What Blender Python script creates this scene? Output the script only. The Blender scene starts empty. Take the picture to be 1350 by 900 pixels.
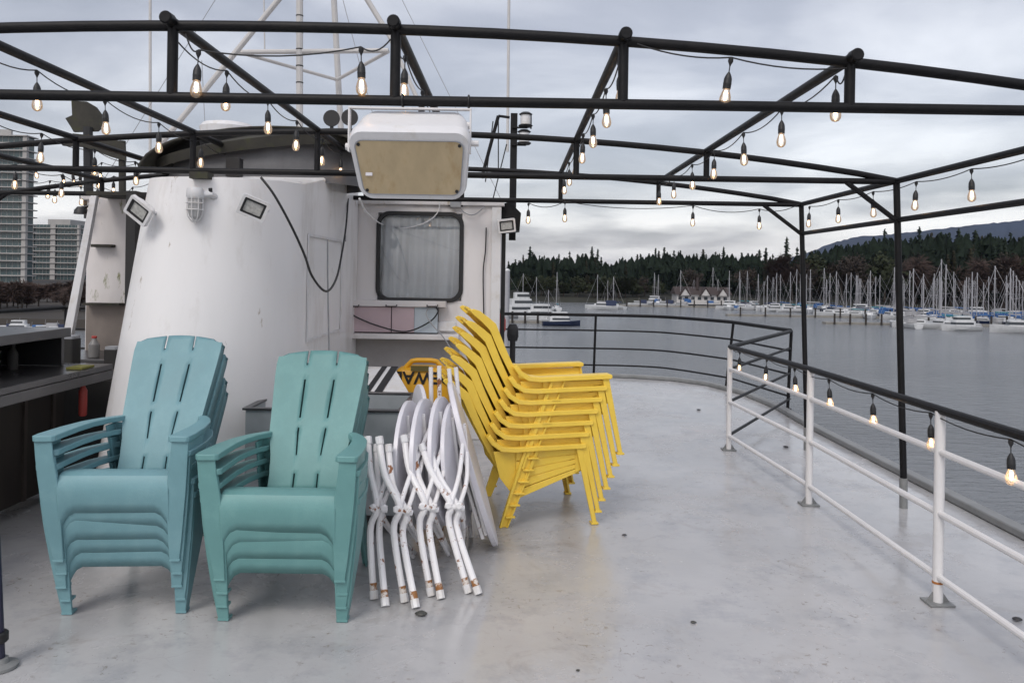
import bpy, bmesh, math, random
from mathutils import Vector, Matrix
random.seed(7)
R = math.radians
# ---------------------------------------------------------------- camera
F, H, HZ = 1034.0, 1.55, 88.0          # focal length (px), eye height over the deck, horizon over the picture centre
ROLL = 0.0157
scene = bpy.context.scene
col = scene.collection
cd = bpy.data.cameras.new('camera'); cam = bpy.data.objects.new('camera', cd); col.objects.link(cam)
cd.sensor_width = 36.0; cd.lens = 36.0*F/1350.0
cd.shift_x = -math.sin(ROLL)*HZ/1350.0; cd.shift_y = -math.cos(ROLL)*HZ/1350.0
cd.clip_start = 0.05; cd.clip_end = 9000
cam.matrix_world = Matrix.Translation((0, 0, H)) @ Matrix.Rotation(R(90), 4, 'X') @ Matrix.Rotation(ROLL, 4, 'Z')
scene.camera = cam
scene.view_settings.view_transform = 'Standard'; scene.view_settings.look = 'None'
scene.view_settings.exposure = 0.0; scene.view_settings.gamma = 1.0
scene.view_settings.use_curve_mapping = False

# ---------------------------------------------------------------- world: overcast sky
SUN_EL, SUN_AZ = 48.0, 205.0    # azimuth clockwise from +Y : behind the camera, a little left
w = bpy.data.worlds.new('World'); scene.world = w; w.use_nodes = True
nt = w.node_tree; N = nt.nodes; L = nt.links; N.clear()
def nd(t, **k):
    n = N.new(t)
    for a, b in k.items(): setattr(n, a, b)
    return n
out = nd('ShaderNodeOutputWorld'); bg = nd('ShaderNodeBackground'); bg2 = nd('ShaderNodeBackground'); add = nd('ShaderNodeAddShader')
sky = nd('ShaderNodeTexSky', sky_type='NISHITA', sun_disc=False, sun_elevation=R(SUN_EL), sun_rotation=R(SUN_AZ), dust_density=3.0, air_density=1.2)
L.new(sky.outputs[0], bg.inputs[0]); bg.inputs[1].default_value = 0.05
tc = nd('ShaderNodeTexCoord'); sep = nd('ShaderNodeSeparateXYZ'); L.new(tc.outputs['Generated'], sep.inputs[0])
def m(op, a, b=None, c=None, clamp=False):
    n = nd('ShaderNodeMath', operation=op, use_clamp=clamp)
    for i, v in enumerate((a, b, c)):
        if v is None: continue
        if isinstance(v, (int, float)): n.inputs[i].default_value = v
        else: L.new(v, n.inputs[i])
    return n.outputs[0]
zc = m('ADD', m('MAXIMUM', sep.outputs[2], 0.0), 0.16)
cx = m('DIVIDE', sep.outputs[0], zc); cy = m('DIVIDE', sep.outputs[1], zc)
cmb = nd('ShaderNodeCombineXYZ'); L.new(cx, cmb.inputs[0]); L.new(cy, cmb.inputs[1])
n1 = nd('ShaderNodeTexNoise'); n1.inputs['Scale'].default_value = 1.1; n1.inputs['Detail'].default_value = 5; n1.inputs['Roughness'].default_value = 0.5; n1.inputs['Distortion'].default_value = 0.4
L.new(cmb.outputs[0], n1.inputs['Vector'])
n2 = nd('ShaderNodeTexNoise'); n2.inputs['Scale'].default_value = 0.35; n2.inputs['Detail'].default_value = 3
mp = nd('ShaderNodeMapping'); mp.inputs['Location'].default_value = (3.1, 7.7, 0); L.new(cmb.outputs[0], mp.inputs[0]); L.new(mp.outputs[0], n2.inputs['Vector'])
cl = m('ADD', m('MULTIPLY', n1.outputs[0], 0.6), m('MULTIPLY', n2.outputs[0], 0.4))
ramp = nd('ShaderNodeValToRGB'); L.new(cl, ramp.inputs[0])
e = ramp.color_ramp.elements
e[0].position = 0.38; e[0].color = (0.26, 0.26, 0.292, 1)
e[1].position = 0.63; e[1].color = (0.82, 0.81, 0.825, 1)
k = ramp.color_ramp.elements.new(0.5); k.color = (0.44, 0.435, 0.472, 1)
# bright break low over the horizon
low = m('SUBTRACT', 1.0, m('MULTIPLY', m('ABSOLUTE', m('SUBTRACT', sep.outputs[2], 0.065)), 14.0), clamp=True)
n3 = nd('ShaderNodeTexNoise'); n3.inputs['Scale'].default_value = 4.0; n3.inputs['Detail'].default_value = 4
mp3 = nd('ShaderNodeMapping'); mp3.inputs['Scale'].default_value = (1, 1, 5); mp3.inputs['Location'].default_value = (0.35, 0, 0.2)
L.new(tc.outputs['Generated'], mp3.inputs[0]); L.new(mp3.outputs[0], n3.inputs['Vector'])
brk = m('MULTIPLY', low, m('MULTIPLY', m('SUBTRACT', n3.outputs[0], 0.42, clamp=True), 6.0, clamp=True))
mixb = nd('ShaderNodeMixRGB'); L.new(brk, mixb.inputs[0]); L.new(ramp.outputs[0], mixb.inputs[1]); mixb.inputs[2].default_value = (0.95, 0.93, 0.93, 1)
# the cloud deck is brighter overhead and behind the camera
boost = m('ADD', 1.0, m('ADD', m('MULTIPLY', m('MULTIPLY', sep.outputs[1], -1.0, clamp=True), 0.75), m('MULTIPLY', m('SUBTRACT', sep.outputs[2], 0.45, clamp=True), 0.6)))
L.new(mixb.outputs[0], bg2.inputs[0]); L.new(m('MULTIPLY', boost, 0.97), bg2.inputs[1])
L.new(bg.outputs[0], add.inputs[0]); L.new(bg2.outputs[0], add.inputs[1]); L.new(add.outputs[0], out.inputs[0])
sd = bpy.data.lights.new('sun', 'SUN'); sd.energy = 1.35; sd.angle = R(22); sd.color = (1, 0.96, 0.91)
so = bpy.data.objects.new('sun', sd); col.objects.link(so)
az = R(SUN_AZ); dv = Vector((math.sin(az)*math.cos(R(SUN_EL)), math.cos(az)*math.cos(R(SUN_EL)), math.sin(R(SUN_EL))))
so.rotation_euler = dv.to_track_quat('Z', 'Y').to_euler(); so.location = (0, -5, 12)

# ---------------------------------------------------------------- helpers
def P(px, py, Z):
    u, v = px-675.0, py-450.0
    c, s = math.cos(ROLL), math.sin(ROLL)
    up, vp = c*u+s*v, -s*u+c*v
    return Vector((up/F*Z, Z, H-(vp+HZ)/F*Z))
def G(px, py, z=0.0):
    u, v = px-675.0, py-450.0
    c, s = math.cos(ROLL), math.sin(ROLL)
    return P(px, py, (H-z)*F/(-s*u+c*v+HZ))
ORG = {}
def mesh_smooth(me, ang=35):
    me.polygons.foreach_set('use_smooth', [True]*len(me.polygons)); me.set_sharp_from_angle(angle=R(ang))
class MB:
    def __init__(s): s.v = []; s.f = []; s.mi = []; s.M = None; s.cur = 0
    def av(s, p):
        p = Vector(p)
        if s.M is not None: p = s.M @ p
        s.v.append(p); return len(s.v)-1
    def af(s, f): s.f.append(tuple(f)); s.mi.append(s.cur)
    def box(s, x0, x1, y0, y1, z0, z1):
        i = [s.av((x, y, z)) for z in (z0, z1) for y in (y0, y1) for x in (x0, x1)]
        for q in ((0,2,3,1),(4,5,7,6),(0,1,5,4),(2,6,7,3),(0,4,6,2),(1,3,7,5)): s.af([i[k] for k in q])
        return s
    def tube(s, pts, r, seg=10, caps=True, r1=None):
        pts = [Vector(p) for p in pts]; n = len(pts); T = []
        for i in range(n):
            t = pts[min(i+1, n-1)]-pts[max(i-1, 0)]; T.append(t.normalized())
        a = Vector((0,0,1)) if abs(T[0].z) < .9 else Vector((1,0,0))
        nrm = (a-T[0]*a.dot(T[0])).normalized(); rings = []
        for i in range(n):
            nrm = (nrm-T[i]*nrm.dot(T[i])).normalized(); b = T[i].cross(nrm)
            rr = r if r1 is None else r+(r1-r)*i/(n-1)
            rings.append([s.av(pts[i]+(nrm*math.cos(2*math.pi*k/seg)+b*math.sin(2*math.pi*k/seg))*rr) for k in range(seg)])
        for i in range(n-1):
            for k in range(seg):
                k2 = (k+1) % seg; s.af((rings[i][k], rings[i][k2], rings[i+1][k2], rings[i+1][k]))
        if caps: s.af(rings[0][::-1]); s.af(rings[-1])
        return s
    def lathe(s, prof, c=(0,0,0), seg=20, ax='Z', caps=True):
        c = Vector(c); rings = []
        for r, h in prof:
            ring = []
            for k in range(seg):
                a = 2*math.pi*k/seg; x, y = r*math.cos(a), r*math.sin(a)
                p = {'Z': (x, y, h), 'X': (h, x, y), 'Y': (y, h, x)}[ax]
                ring.append(s.av(c+Vector(p)))
            rings.append(ring)
        for i in range(len(rings)-1):
            for k in range(seg):
                k2 = (k+1) % seg; s.af((rings[i][k], rings[i][k2], rings[i+1][k2], rings[i+1][k]))
        if caps: s.af(rings[0][::-1]); s.af(rings[-1])
        return s
    def prism(s, out, fa, fb):      # outline points mapped by fa (one side) and fb (other side)
        a = [s.av(fa(p)) for p in out]; b = [s.av(fb(p)) for p in out]; n = len(out)
        s.af(a); s.af(b[::-1])
        for i in range(n): j = (i+1) % n; s.af((a[j], a[i], b[i], b[j]))
        return s
    def loft(s, secs, caps=True, closed=True):
        rs = [[s.av(p) for p in sec] for sec in secs]; n = len(rs[0])
        for i in range(len(rs)-1):
            for k in range(n if closed else n-1):
                k2 = (k+1) % n; s.af((rs[i][k], rs[i][k2], rs[i+1][k2], rs[i+1][k]))
        if caps: s.af(rs[0][::-1]); s.af(rs[-1])
        return s
    def ring(s, outer, inner, fa, fb):
        oa = [s.av(fa(p)) for p in outer]; ob = [s.av(fb(p)) for p in outer]
        ia = [s.av(fa(p)) for p in inner]; ib = [s.av(fb(p)) for p in inner]; n = len(outer)
        for i in range(n):
            j = (i+1) % n
            s.af((oa[i], oa[j], ia[j], ia[i])); s.af((ob[j], ob[i], ib[i], ib[j]))
            s.af((oa[j], oa[i], ob[i], ob[j])); s.af((ia[i], ia[j], ib[j], ib[i]))
        return s
    def grid(s, rows):
        rs = [[s.av(p) for p in r] for r in rows]
        for i in range(len(rs)-1):
            for k in range(len(rs[0])-1): s.af((rs[i][k], rs[i][k+1], rs[i+1][k+1], rs[i+1][k]))
        return s
    def build(s, name, mats, parent=None, bevel=0, ang=35, fix=True, solid=0):
        me = bpy.data.meshes.new(name); o_ = ORG.get(parent, Vector((0,0,0))) if parent else Vector((0,0,0))
        me.from_pydata([tuple(v-o_) for v in s.v], [], s.f)
        if not isinstance(mats, (list, tuple)): mats = [mats]
        for mm in mats: me.materials.append(mm)
        me.polygons.foreach_set('material_index', s.mi)
        if fix:
            bm = bmesh.new(); bm.from_mesh(me); bmesh.ops.recalc_face_normals(bm, faces=bm.faces); bm.to_mesh(me); bm.free()
        mesh_smooth(me, ang); me.update()
        o = bpy.data.objects.new(name, me); col.objects.link(o)
        if parent: o.parent = parent; ORG[o] = o_
        if solid:
            md = o.modifiers.new('thick', 'SOLIDIFY'); md.thickness = solid; md.offset = 0
        if bevel:
            md = o.modifiers.new('bevel', 'BEVEL'); md.width = bevel; md.segments = 2; md.limit_method = 'ANGLE'; md.angle_limit = R(40)
            md.harden_normals = False
        return o
def tag(o, label=None, cat=None, group=None, kind=None):
    if label: o['label'] = label
    if cat: o['category'] = cat
    if group: o['group'] = group
    if kind: o['kind'] = kind
    return o
def thing(name, label, cat, loc=(0,0,0), group=None):
    o = bpy.data.objects.new(name, None); col.objects.link(o); o.location = loc; ORG[o] = Vector(loc)
    o.empty_display_size = 0.1
    return tag(o, label, cat, group)
KIDS = {}
def copy_tree(o, parent=None):
    c = o.copy(); col.objects.link(c)
    if parent is not None: c.parent = parent
    for ch in [x for x in ALLCH.get(o, [])]: copy_tree(ch, c)
    return c
ALLCH = {}
def index_children(root):
    for o in list(bpy.data.objects):
        if o.parent: ALLCH.setdefault(o.parent, [])
    for o in list(bpy.data.objects):
        p = o.parent
        while p is not None and p != root: p = p.parent
        if p == root and o not in ALLCH.setdefault(o.parent, []): ALLCH[o.parent].append(o)

# ---------------------------------------------------------------- materials
def mat(name, c, rough=0.5, var=0.12, scale=6.0, metal=0.0, c2=None, thr=0.6, soft=0.05, s2=9.0, bump=0.0, bs=60.0, emit=None, es=0, coat=0, spec=0.5, stretch=None, sheen=0, dirt=None, ds=3.0, da=0.35):
    mt = bpy.data.materials.new(name); mt.use_nodes = True; t = mt.node_tree; p = t.nodes['Principled BSDF']
    def n(x, **k):
        q = t.nodes.new(x)
        for a, b in k.items(): setattr(q, a, b)
        return q
    tcn = n('ShaderNodeTexCoord'); vec = tcn.outputs['Object']
    if stretch:
        mpn = n('ShaderNodeMapping'); mpn.inputs['Scale'].default_value = stretch; t.links.new(vec, mpn.inputs[0]); vec = mpn.outputs[0]
    nz = n('ShaderNodeTexNoise'); nz.inputs['Scale'].default_value = scale; nz.inputs['Detail'].default_value = 6; nz.inputs['Roughness'].default_value = 0.65
    t.links.new(vec, nz.inputs['Vector'])
    rp = n('ShaderNodeValToRGB'); a, b = rp.color_ramp.elements
    a.position = 0.3; b.position = 0.7
    a.color = (*[x*(1-var) for x in c], 1); b.color = (*[min(1, x*(1+var)) for x in c], 1)
    t.links.new(nz.outputs[0], rp.inputs[0]); colr = rp.outputs[0]
    def layer(colr, cc, sc, th, sf, amt):
        z = n('ShaderNodeTexNoise'); z.inputs['Scale'].default_value = sc; z.inputs['Detail'].default_value = 8; z.inputs['Roughness'].default_value = 0.7
        t.links.new(vec, z.inputs['Vector'])
        r2 = n('ShaderNodeValToRGB'); r2.color_ramp.elements[0].position = th; r2.color_ramp.elements[1].position = th+sf
        r2.color_ramp.elements[1].color = (amt, amt, amt, 1)
        t.links.new(z.outputs[0], r2.inputs[0])
        mx = n('ShaderNodeMixRGB'); t.links.new(r2.outputs[0], mx.inputs[0]); t.links.new(colr, mx.inputs[1]); mx.inputs[2].default_value = (*cc, 1)
        return mx.outputs[0]
    if dirt: colr = layer(colr, dirt, ds, 0.5, 0.25, da)
    if c2: colr = layer(colr, c2, s2, thr, soft, 1.0)
    t.links.new(colr, p.inputs['Base Color'])
    rr = n('ShaderNodeMapRange'); rr.inputs[3].default_value = max(0.02, rough-0.1); rr.inputs[4].default_value = min(1, rough+0.1)
    t.links.new(nz.outputs[0], rr.inputs[0]); t.links.new(rr.outputs[0], p.inputs['Roughness'])
    p.inputs['Metallic'].default_value = metal; p.inputs['Specular IOR Level'].default_value = spec
    if coat: p.inputs['Coat Weight'].default_value = coat
    if bump:
        z = n('ShaderNodeTexNoise'); z.inputs['Scale'].default_value = bs; z.inputs['Detail'].default_value = 4; t.links.new(vec, z.inputs['Vector'])
        bp = n('ShaderNodeBump'); bp.inputs['Strength'].default_value = bump; bp.inputs['Distance'].default_value = 0.01
        t.links.new(z.outputs[0], bp.inputs['Height']); t.links.new(bp.outputs[0], p.inputs['Normal'])
    if emit: p.inputs['Emission Color'].default_value = (*emit, 1); p.inputs['Emission Strength'].default_value = es
    return mt
BLACK = mat('black_pipe_paint', (0.006, 0.006, 0.007), 0.5, 0.3, 8, bump=0.15, dirt=(0.028, 0.025, 0.023), ds=6, spec=0.22)
RUB = mat('black_rubber', (0.012, 0.012, 0.013), 0.5, 0.2)
WPIPE = mat('white_pipe_paint', (0.66, 0.65, 0.65), 0.35, 0.06, 5, c2=(0.30, 0.13, 0.05), thr=0.70, soft=0.03, s2=7, dirt=(0.45, 0.42, 0.38), ds=5)
WWALL = mat('white_wall_paint', (0.66, 0.64, 0.64), 0.42, 0.05, 1.2, c2=(0.42, 0.37, 0.30), thr=0.655, soft=0.05, s2=7, bump=0.15, bs=9, stretch=(1, 1, 0.35), dirt=(0.45, 0.39, 0.33), ds=3.2, da=0.6)
CASING = mat('casing_white_paint', (0.75, 0.745, 0.745), 0.38, 0.05, 1.0, bump=0.35, bs=3.2, stretch=(1, 1, 0.3), dirt=(0.47, 0.44, 0.40), ds=3.0, da=0.75, c2=(0.30, 0.24, 0.18), thr=0.655, soft=0.05, s2=8)
MOSSY = mat('mossy_wall_paint', (0.66, 0.63, 0.62), 0.6, 0.1, 2, c2=(0.16, 0.17, 0.05), thr=0.58, soft=0.08, s2=4, stretch=(2, 2, 0.6))
GREYM = mat('grey_marine_paint', (0.30, 0.31, 0.33), 0.5, 0.15, 4, dirt=(0.2, 0.19, 0.16))
STEEL = mat('stainless_steel', (0.11, 0.11, 0.115), 0.30, 0.12, 3, metal=0.85, dirt=(0.16, 0.155, 0.15))
GALV = mat('galvanised_sheet', (0.40, 0.43, 0.45), 0.4, 0.12, 6, metal=0.5, dirt=(0.25, 0.25, 0.25))
DARK = mat('dark_interior', (0.02, 0.019, 0.018), 0.7, 0.3)
DWOOD = mat('dark_wood_panel', (0.022, 0.017, 0.014), 0.6, 0.4, 5, stretch=(10, 10, 0.5))
TEAL = mat('teal_blue_plastic', (0.150, 0.298, 0.332), 0.5, 0.08, 4, bump=0.10, bs=220, dirt=(0.30, 0.42, 0.43), ds=4, da=0.25)
TEALG = mat('teal_green_plastic', (0.120, 0.275, 0.270), 0.5, 0.08, 4, bump=0.10, bs=220, dirt=(0.26, 0.42, 0.40), ds=4, da=0.25)
YEL = mat('yellow_plastic', (0.80, 0.555, 0.065), 0.42, 0.06, 4, bump=0.15, bs=180, dirt=(0.72, 0.52, 0.16), ds=5, da=0.4)
YEL2 = mat('tool_yellow', (0.62, 0.32, 0.01), 0.45, 0.08)
RUSTW = mat('rusty_white_tube', (0.78, 0.77, 0.78), 0.35, 0.05, 4, c2=(0.24, 0.09, 0.03), thr=0.585, soft=0.03, s2=14, dirt=(0.5, 0.44, 0.38), ds=8)
WTOP = mat('white_tabletop', (0.64, 0.63, 0.67), 0.35, 0.05, 5, dirt=(0.5, 0.48, 0.5))
WPL = mat('white_lamp_paint', (0.66, 0.66, 0.67), 0.35, 0.05, 4, dirt=(0.42, 0.36, 0.27), ds=7, da=0.6)
TAN = mat('stained_tan_lens', (0.48, 0.38, 0.23), 0.45, 0.15, 5, dirt=(0.33, 0.20, 0.07), ds=6, da=0.9, stretch=(1.5, 1, 0.5))
CURT = mat('grey_curtain', (0.78, 0.80, 0.81), 0.8, 0.08, 3)
PINK = mat('faded_pink_panel', (0.50, 0.39, 0.42), 0.5, 0.08, 3, dirt=(0.5, 0.45, 0.42))
PBLUE = mat('faded_blue_panel', (0.43, 0.49, 0.54), 0.5, 0.08, 3)
RED = mat('red_plastic', (0.42, 0.06, 0.05), 0.45, 0.1)
MOSSROOF = mat('mossy_black_metal', (0.03, 0.028, 0.022), 0.8, 0.4, 6, c2=(0.042, 0.045, 0.018), thr=0.54, soft=0.15, s2=14)
WHT = mat('white_gelcoat', (0.50, 0.51, 0.52), 0.35, 0.12, 0.6, dirt=(0.25, 0.27, 0.28), ds=.8)
STONE = mat('dark_pebble', (0.05, 0.05, 0.045), 0.5, 0.3, 30)
LEAF = mat('dead_leaf', (0.03, 0.028, 0.03), 0.5, 0.3, 30)
def glass(name, tint=(0.9, 0.9, 0.9), fac=0.12, rough=0.02):
    mt = bpy.data.materials.new(name); mt.use_nodes = True; t = mt.node_tree; t.nodes.clear()
    o = t.nodes.new('ShaderNodeOutputMaterial'); mx = t.nodes.new('ShaderNodeMixShader'); tr = t.nodes.new('ShaderNodeBsdfTransparent'); gl = t.nodes.new('ShaderNodeBsdfGlossy')
    tr.inputs[0].default_value = (*tint, 1); gl.inputs['Roughness'].default_value = rough
    lw = t.nodes.new('ShaderNodeLayerWeight'); lw.inputs[0].default_value = 0.35
    ad = t.nodes.new('ShaderNodeMath'); ad.operation = 'ADD'; ad.use_clamp = True; ad.inputs[1].default_value = fac
    t.links.new(lw.outputs['Fresnel'], ad.inputs[0]); t.links.new(ad.outputs[0], mx.inputs[0])
    t.links.new(tr.outputs[0], mx.inputs[1]); t.links.new(gl.outputs[0], mx.inputs[2]); t.links.new(mx.outputs[0], o.inputs[0])
    return mt
BGLASS = glass('bulb_glass', (0.95, 0.92, 0.88), 0.10)
_t = BGLASS.node_tree; _e = _t.nodes.new('ShaderNodeEmission'); _e.inputs[0].default_value = (1.0, 0.70, 0.45, 1); _e.inputs[1].default_value = 0.09
_a = _t.nodes.new('ShaderNodeAddShader'); _m = _t.nodes['Mix Shader']; _t.links.new(_m.outputs[0], _a.inputs[0]); _t.links.new(_e.outputs[0], _a.inputs[1]); _t.links.new(_a.outputs[0], _t.nodes['Material Output'].inputs[0])
PANE = glass('window_glass', (0.97, 0.98, 0.99), 0.0)
FIL = mat('glowing_filament', (1, 0.6, 0.3), emit=(1.0, 0.60, 0.30), es=15)

# ---------------------------------------------------------------- deck, hull, water
def deck_outline(off=0.0):
    pts = [(3.15, -5), (3.15, 8.2), (3.2, 9.4), (3.12, 10.5), (2.85, 11.3), (2.45, 11.75), (1.9, 12.0), (1.0, 12.1)]
    pts = [(x, y) for x, y in pts]
    left = [(-4.0-x, y) for x, y in pts][::-1]
    full = pts+left
    return [(-2+(x+2)*(1-off/5.0), 3+(y-3)*(1-off/9.0)) for x, y in full]
def deck_mat():
    mt = bpy.data.materials.new('deck_paint'); mt.use_nodes = True; t = mt.node_tree; p = t.nodes['Principled BSDF']; n = t.nodes.new; l = t.links.new
    tcn = n('ShaderNodeTexCoord'); V = tcn.outputs['Object']
    def noise(s, d=6, r=0.6, v=V, dist=0):
        z = n('ShaderNodeTexNoise'); z.inputs['Scale'].default_value = s; z.inputs['Detail'].default_value = d; z.inputs['Roughness'].default_value = r; z.inputs['Distortion'].default_value = dist; l(v, z.inputs['Vector']); return z.outputs[0]
    def rampn(x, a, b, ca=(0,0,0), cb=(1,1,1)):
        q = n('ShaderNodeValToRGB'); q.color_ramp.elements[0].position = a; q.color_ramp.elements[1].position = b
        q.color_ramp.elements[0].color = (*ca, 1); q.color_ramp.elements[1].color = (*cb, 1); l(x, q.inputs[0]); return q.outputs[0]
    def mix(f, a, b):
        q = n('ShaderNodeMixRGB'); l(f, q.inputs[0])
        for i, v in ((1, a), (2, b)):
            if isinstance(v, tuple): q.inputs[i].default_value = (*v, 1)
            else: l(v, q.inputs[i])
        return q.outputs[0]
    def mul(a, b):
        q = n('ShaderNodeMath'); q.operation = 'MULTIPLY'; l(a, q.inputs[0])
        if isinstance(b, (int, float)): q.inputs[1].default_value = b
        else: l(b, q.inputs[1])
        return q.outputs[0]
    base = rampn(noise(1.1, 4), 0.3, 0.7, (0.36, 0.36, 0.365), (0.45, 0.447, 0.45))
    c = mix(rampn(noise(3.5, 8, 0.7), 0.50, 0.72), base, (0.30, 0.305, 0.32))
    # thin peeling flakes and scuffs, in patches
    patch = rampn(noise(1.7, 3), 0.46, 0.60)
    fl = rampn(noise(26, 6, 0.7, dist=0.6), 0.585, 0.63)
    c = mix(mul(mul(patch, fl), 0.7), c, (0.19, 0.165, 0.14))
    st = mul(rampn(noise(2.6, 7, 0.7, dist=1.2), 0.56, 0.68), 0.35); c = mix(st, c, (0.24, 0.215, 0.19))
    crk = n('ShaderNodeTexVoronoi'); crk.feature = 'DISTANCE_TO_EDGE'; crk.inputs['Scale'].default_value = 3.2
    wv = n('ShaderNodeMixRGB'); wv.blend_type = 'ADD'; wv.inputs[0].default_value = 0.25; l(V, wv.inputs[1])
    nzc = n('ShaderNodeTexNoise'); nzc.inputs['Scale'].default_value = 4; nzc.inputs['Detail'].default_value = 6; l(V, nzc.inputs['Vector']); l(nzc.outputs[1], wv.inputs[2]); l(wv.outputs[0], crk.inputs['Vector'])
    ck = rampn(crk.outputs['Distance'], 0.0, 0.012, (1,1,1), (0,0,0))
    c = mix(mul(mul(ck, rampn(noise(2.3, 4), 0.56, 0.62)), 0.18), c, (0.20, 0.18, 0.16))
    sp = rampn(noise(60, 2), 0.735, 0.75); c = mix(mul(sp, 0.8), c, (0.10, 0.09, 0.085))
    l(c, p.inputs['Base Color'])
    rg = rampn(noise(1.6, 6, 0.65, dist=0.5), 0.38, 0.62, (0.07,)*3, (0.34,)*3); l(rg, p.inputs['Roughness'])
    p.inputs['Specular IOR Level'].default_value = 0.55
    bp = n('ShaderNodeBump'); bp.inputs['Strength'].default_value = 0.25; bp.inputs['Distance'].default_value = 0.01; l(noise(7, 8, 0.6), bp.inputs['Height'])
    l(bp.outputs[0], p.inputs['Normal'])
    return mt
DECK = deck_mat()
KERB = mat('grey_kerb_paint', (0.20, 0.205, 0.205), 0.5, 0.2, 5, dirt=(0.15, 0.15, 0.14))
o = MB().prism(deck_outline(), lambda p: (p[0], p[1], 0.0), lambda p: (p[0], p[1], -0.08)).build('deck', DECK); tag(o, kind='structure')
o = MB().ring(deck_outline(-0.03), deck_outline(0.06), lambda p: (p[0], p[1], 0.055), lambda p: (p[0], p[1], 0.003)).build('deck_kerb', KERB, bevel=0.01); tag(o, kind='structure')
HULLM = mat('hull_paint', (0.6, 0.6, 0.6), 0.4, 0.1, 1)
WZ = -7.45
o = MB().loft([[(p[0], p[1], -0.085) for p in deck_outline()], [(-2+(p[0]+2)*.9, p[1]*.97, WZ-0.5) for p in deck_outline()]]).build('ship_hull', HULLM); tag(o, kind='structure')
def water_mat():
    mt = bpy.data.materials.new('harbour_water'); mt.use_nodes = True; t = mt.node_tree; p = t.nodes['Principled BSDF']; n = t.nodes.new; l = t.links.new
    p.inputs['Base Color'].default_value = (0.15, 0.16, 0.17, 1); p.inputs['Roughness'].default_value = 0.16; p.inputs['IOR'].default_value = 1.34
    tcn = n('ShaderNodeTexCoord'); mpn = n('ShaderNodeMapping'); mpn.inputs['Scale'].default_value = (0.35, 1.0, 1); l(tcn.outputs['Object'], mpn.inputs[0])
    z = n('ShaderNodeTexNoise'); z.inputs['Scale'].default_value = 1.6; z.inputs['Detail'].default_value = 5; z.inputs['Roughness'].default_value = 0.6; l(mpn.outputs[0], z.inputs['Vector'])
    bp = n('ShaderNodeBump'); bp.inputs['Strength'].default_value = 0.7; bp.inputs['Distance'].default_value = 0.30; l(z.outputs[0], bp.inputs['Height']); l(bp.outputs[0], p.inputs['Normal'])
    z2 = n('ShaderNodeTexNoise'); z2.inputs['Scale'].default_value = 0.035; z2.inputs['Detail'].default_value = 5; l(mpn.outputs[0], z2.inputs['Vector'])
    mr = n('ShaderNodeMapRange'); mr.inputs[1].default_value = 0.35; mr.inputs[2].default_value = 0.65; mr.inputs[3].default_value = 0.5; mr.inputs[4].default_value = 1.4; l(z2.outputs[0], mr.inputs[0]); l(mr.outputs[0], bp.inputs['Strength'])
    return mt
o = MB().grid([[(x, y, WZ) for x in (-4000, -300, 0, 300, 4000)] for y in (-600, 0, 120, 300, 1000, 4500)]).build('water', water_mat(), fix=False); tag(o, kind='structure')
# ---------------------------------------------------------------- canopy frame
TOP = 2.505; CXC = -0.95; HW = 3.6
def arch(x): 
    t = (x-CXC)/HW; return 2.23+0.278*(1-abs(t)**2.1)
XE = 2.61; XL = -4.95
FR = [3.08, 5.36, 7.13]
cf = thing('canopy_frame', 'black tubular steel awning frame without its cover, standing over the deck', 'awning frame', (2.68, 5.36, 0))
pr = 0.021
for Y in FR:
    xs = [XE-(XE-XL)*i/28 for i in range(29)]
    MB().tube([(x, Y, arch(x) if XL < x < XE else 2.23) for x in xs], pr*1.02, 12).build('roof_arch', BLACK, cf)
    MB().tube([(XL, Y, 2.225), (XE, Y, 2.225)], pr, 12).build('tie_pipe', BLACK, cf)
PUR = [1.31, 0.42, -0.475, -1.35, -2.20, -3.0, -3.75]
for x in PUR:
    a = arch(x)
    for Y in FR:
        MB().tube([(x, Y, 2.235), (x, Y, a-0.01)], pr*0.98, 12).build('strut', BLACK, cf)
    MB().lathe([(.020, -.075), (.025, -.07), (.026, -.03), (.024, -.026)], (x, FR[0], a+.012), 16, ax='Y').build('end_cap', BLACK, cf)
    yend = 7.17
    MB().tube([(x, FR[0]-0.045, a+0.012), (x, yend, a+0.012)], pr, 12).build('purlin', BLACK, cf)
for s_, xx in ((1, XE), (-1, XL)):
    MB().tube([(xx, 1.6, 2.23), (xx, FR[2], 2.23)], pr, 12).build('eave_pipe', BLACK, cf)
    MB().tube([(xx+s_*.015, 1.6, 1.965), (xx+s_*.015, FR[2], 1.965)], pr*0.9, 12).build('side_pipe', BLACK, cf)
    for Y in FR:
        po = MB().tube([(xx+s_*.08, Y, 0.20), (xx, Y, 2.23)], pr*1.05, 12).build('post', BLACK, cf)
        MB().tube([(xx+s_*.083, Y, 0.0), (xx+s_*.079, Y, 0.205)], pr*1.25, 12).build('post_sleeve', KERB, po)
        MB().tube([(xx+s_*.01, Y, 1.955), (xx-s_*.34, Y, 2.215)], pr*0.85, 10).build('knee_brace', BLACK, cf)

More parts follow.
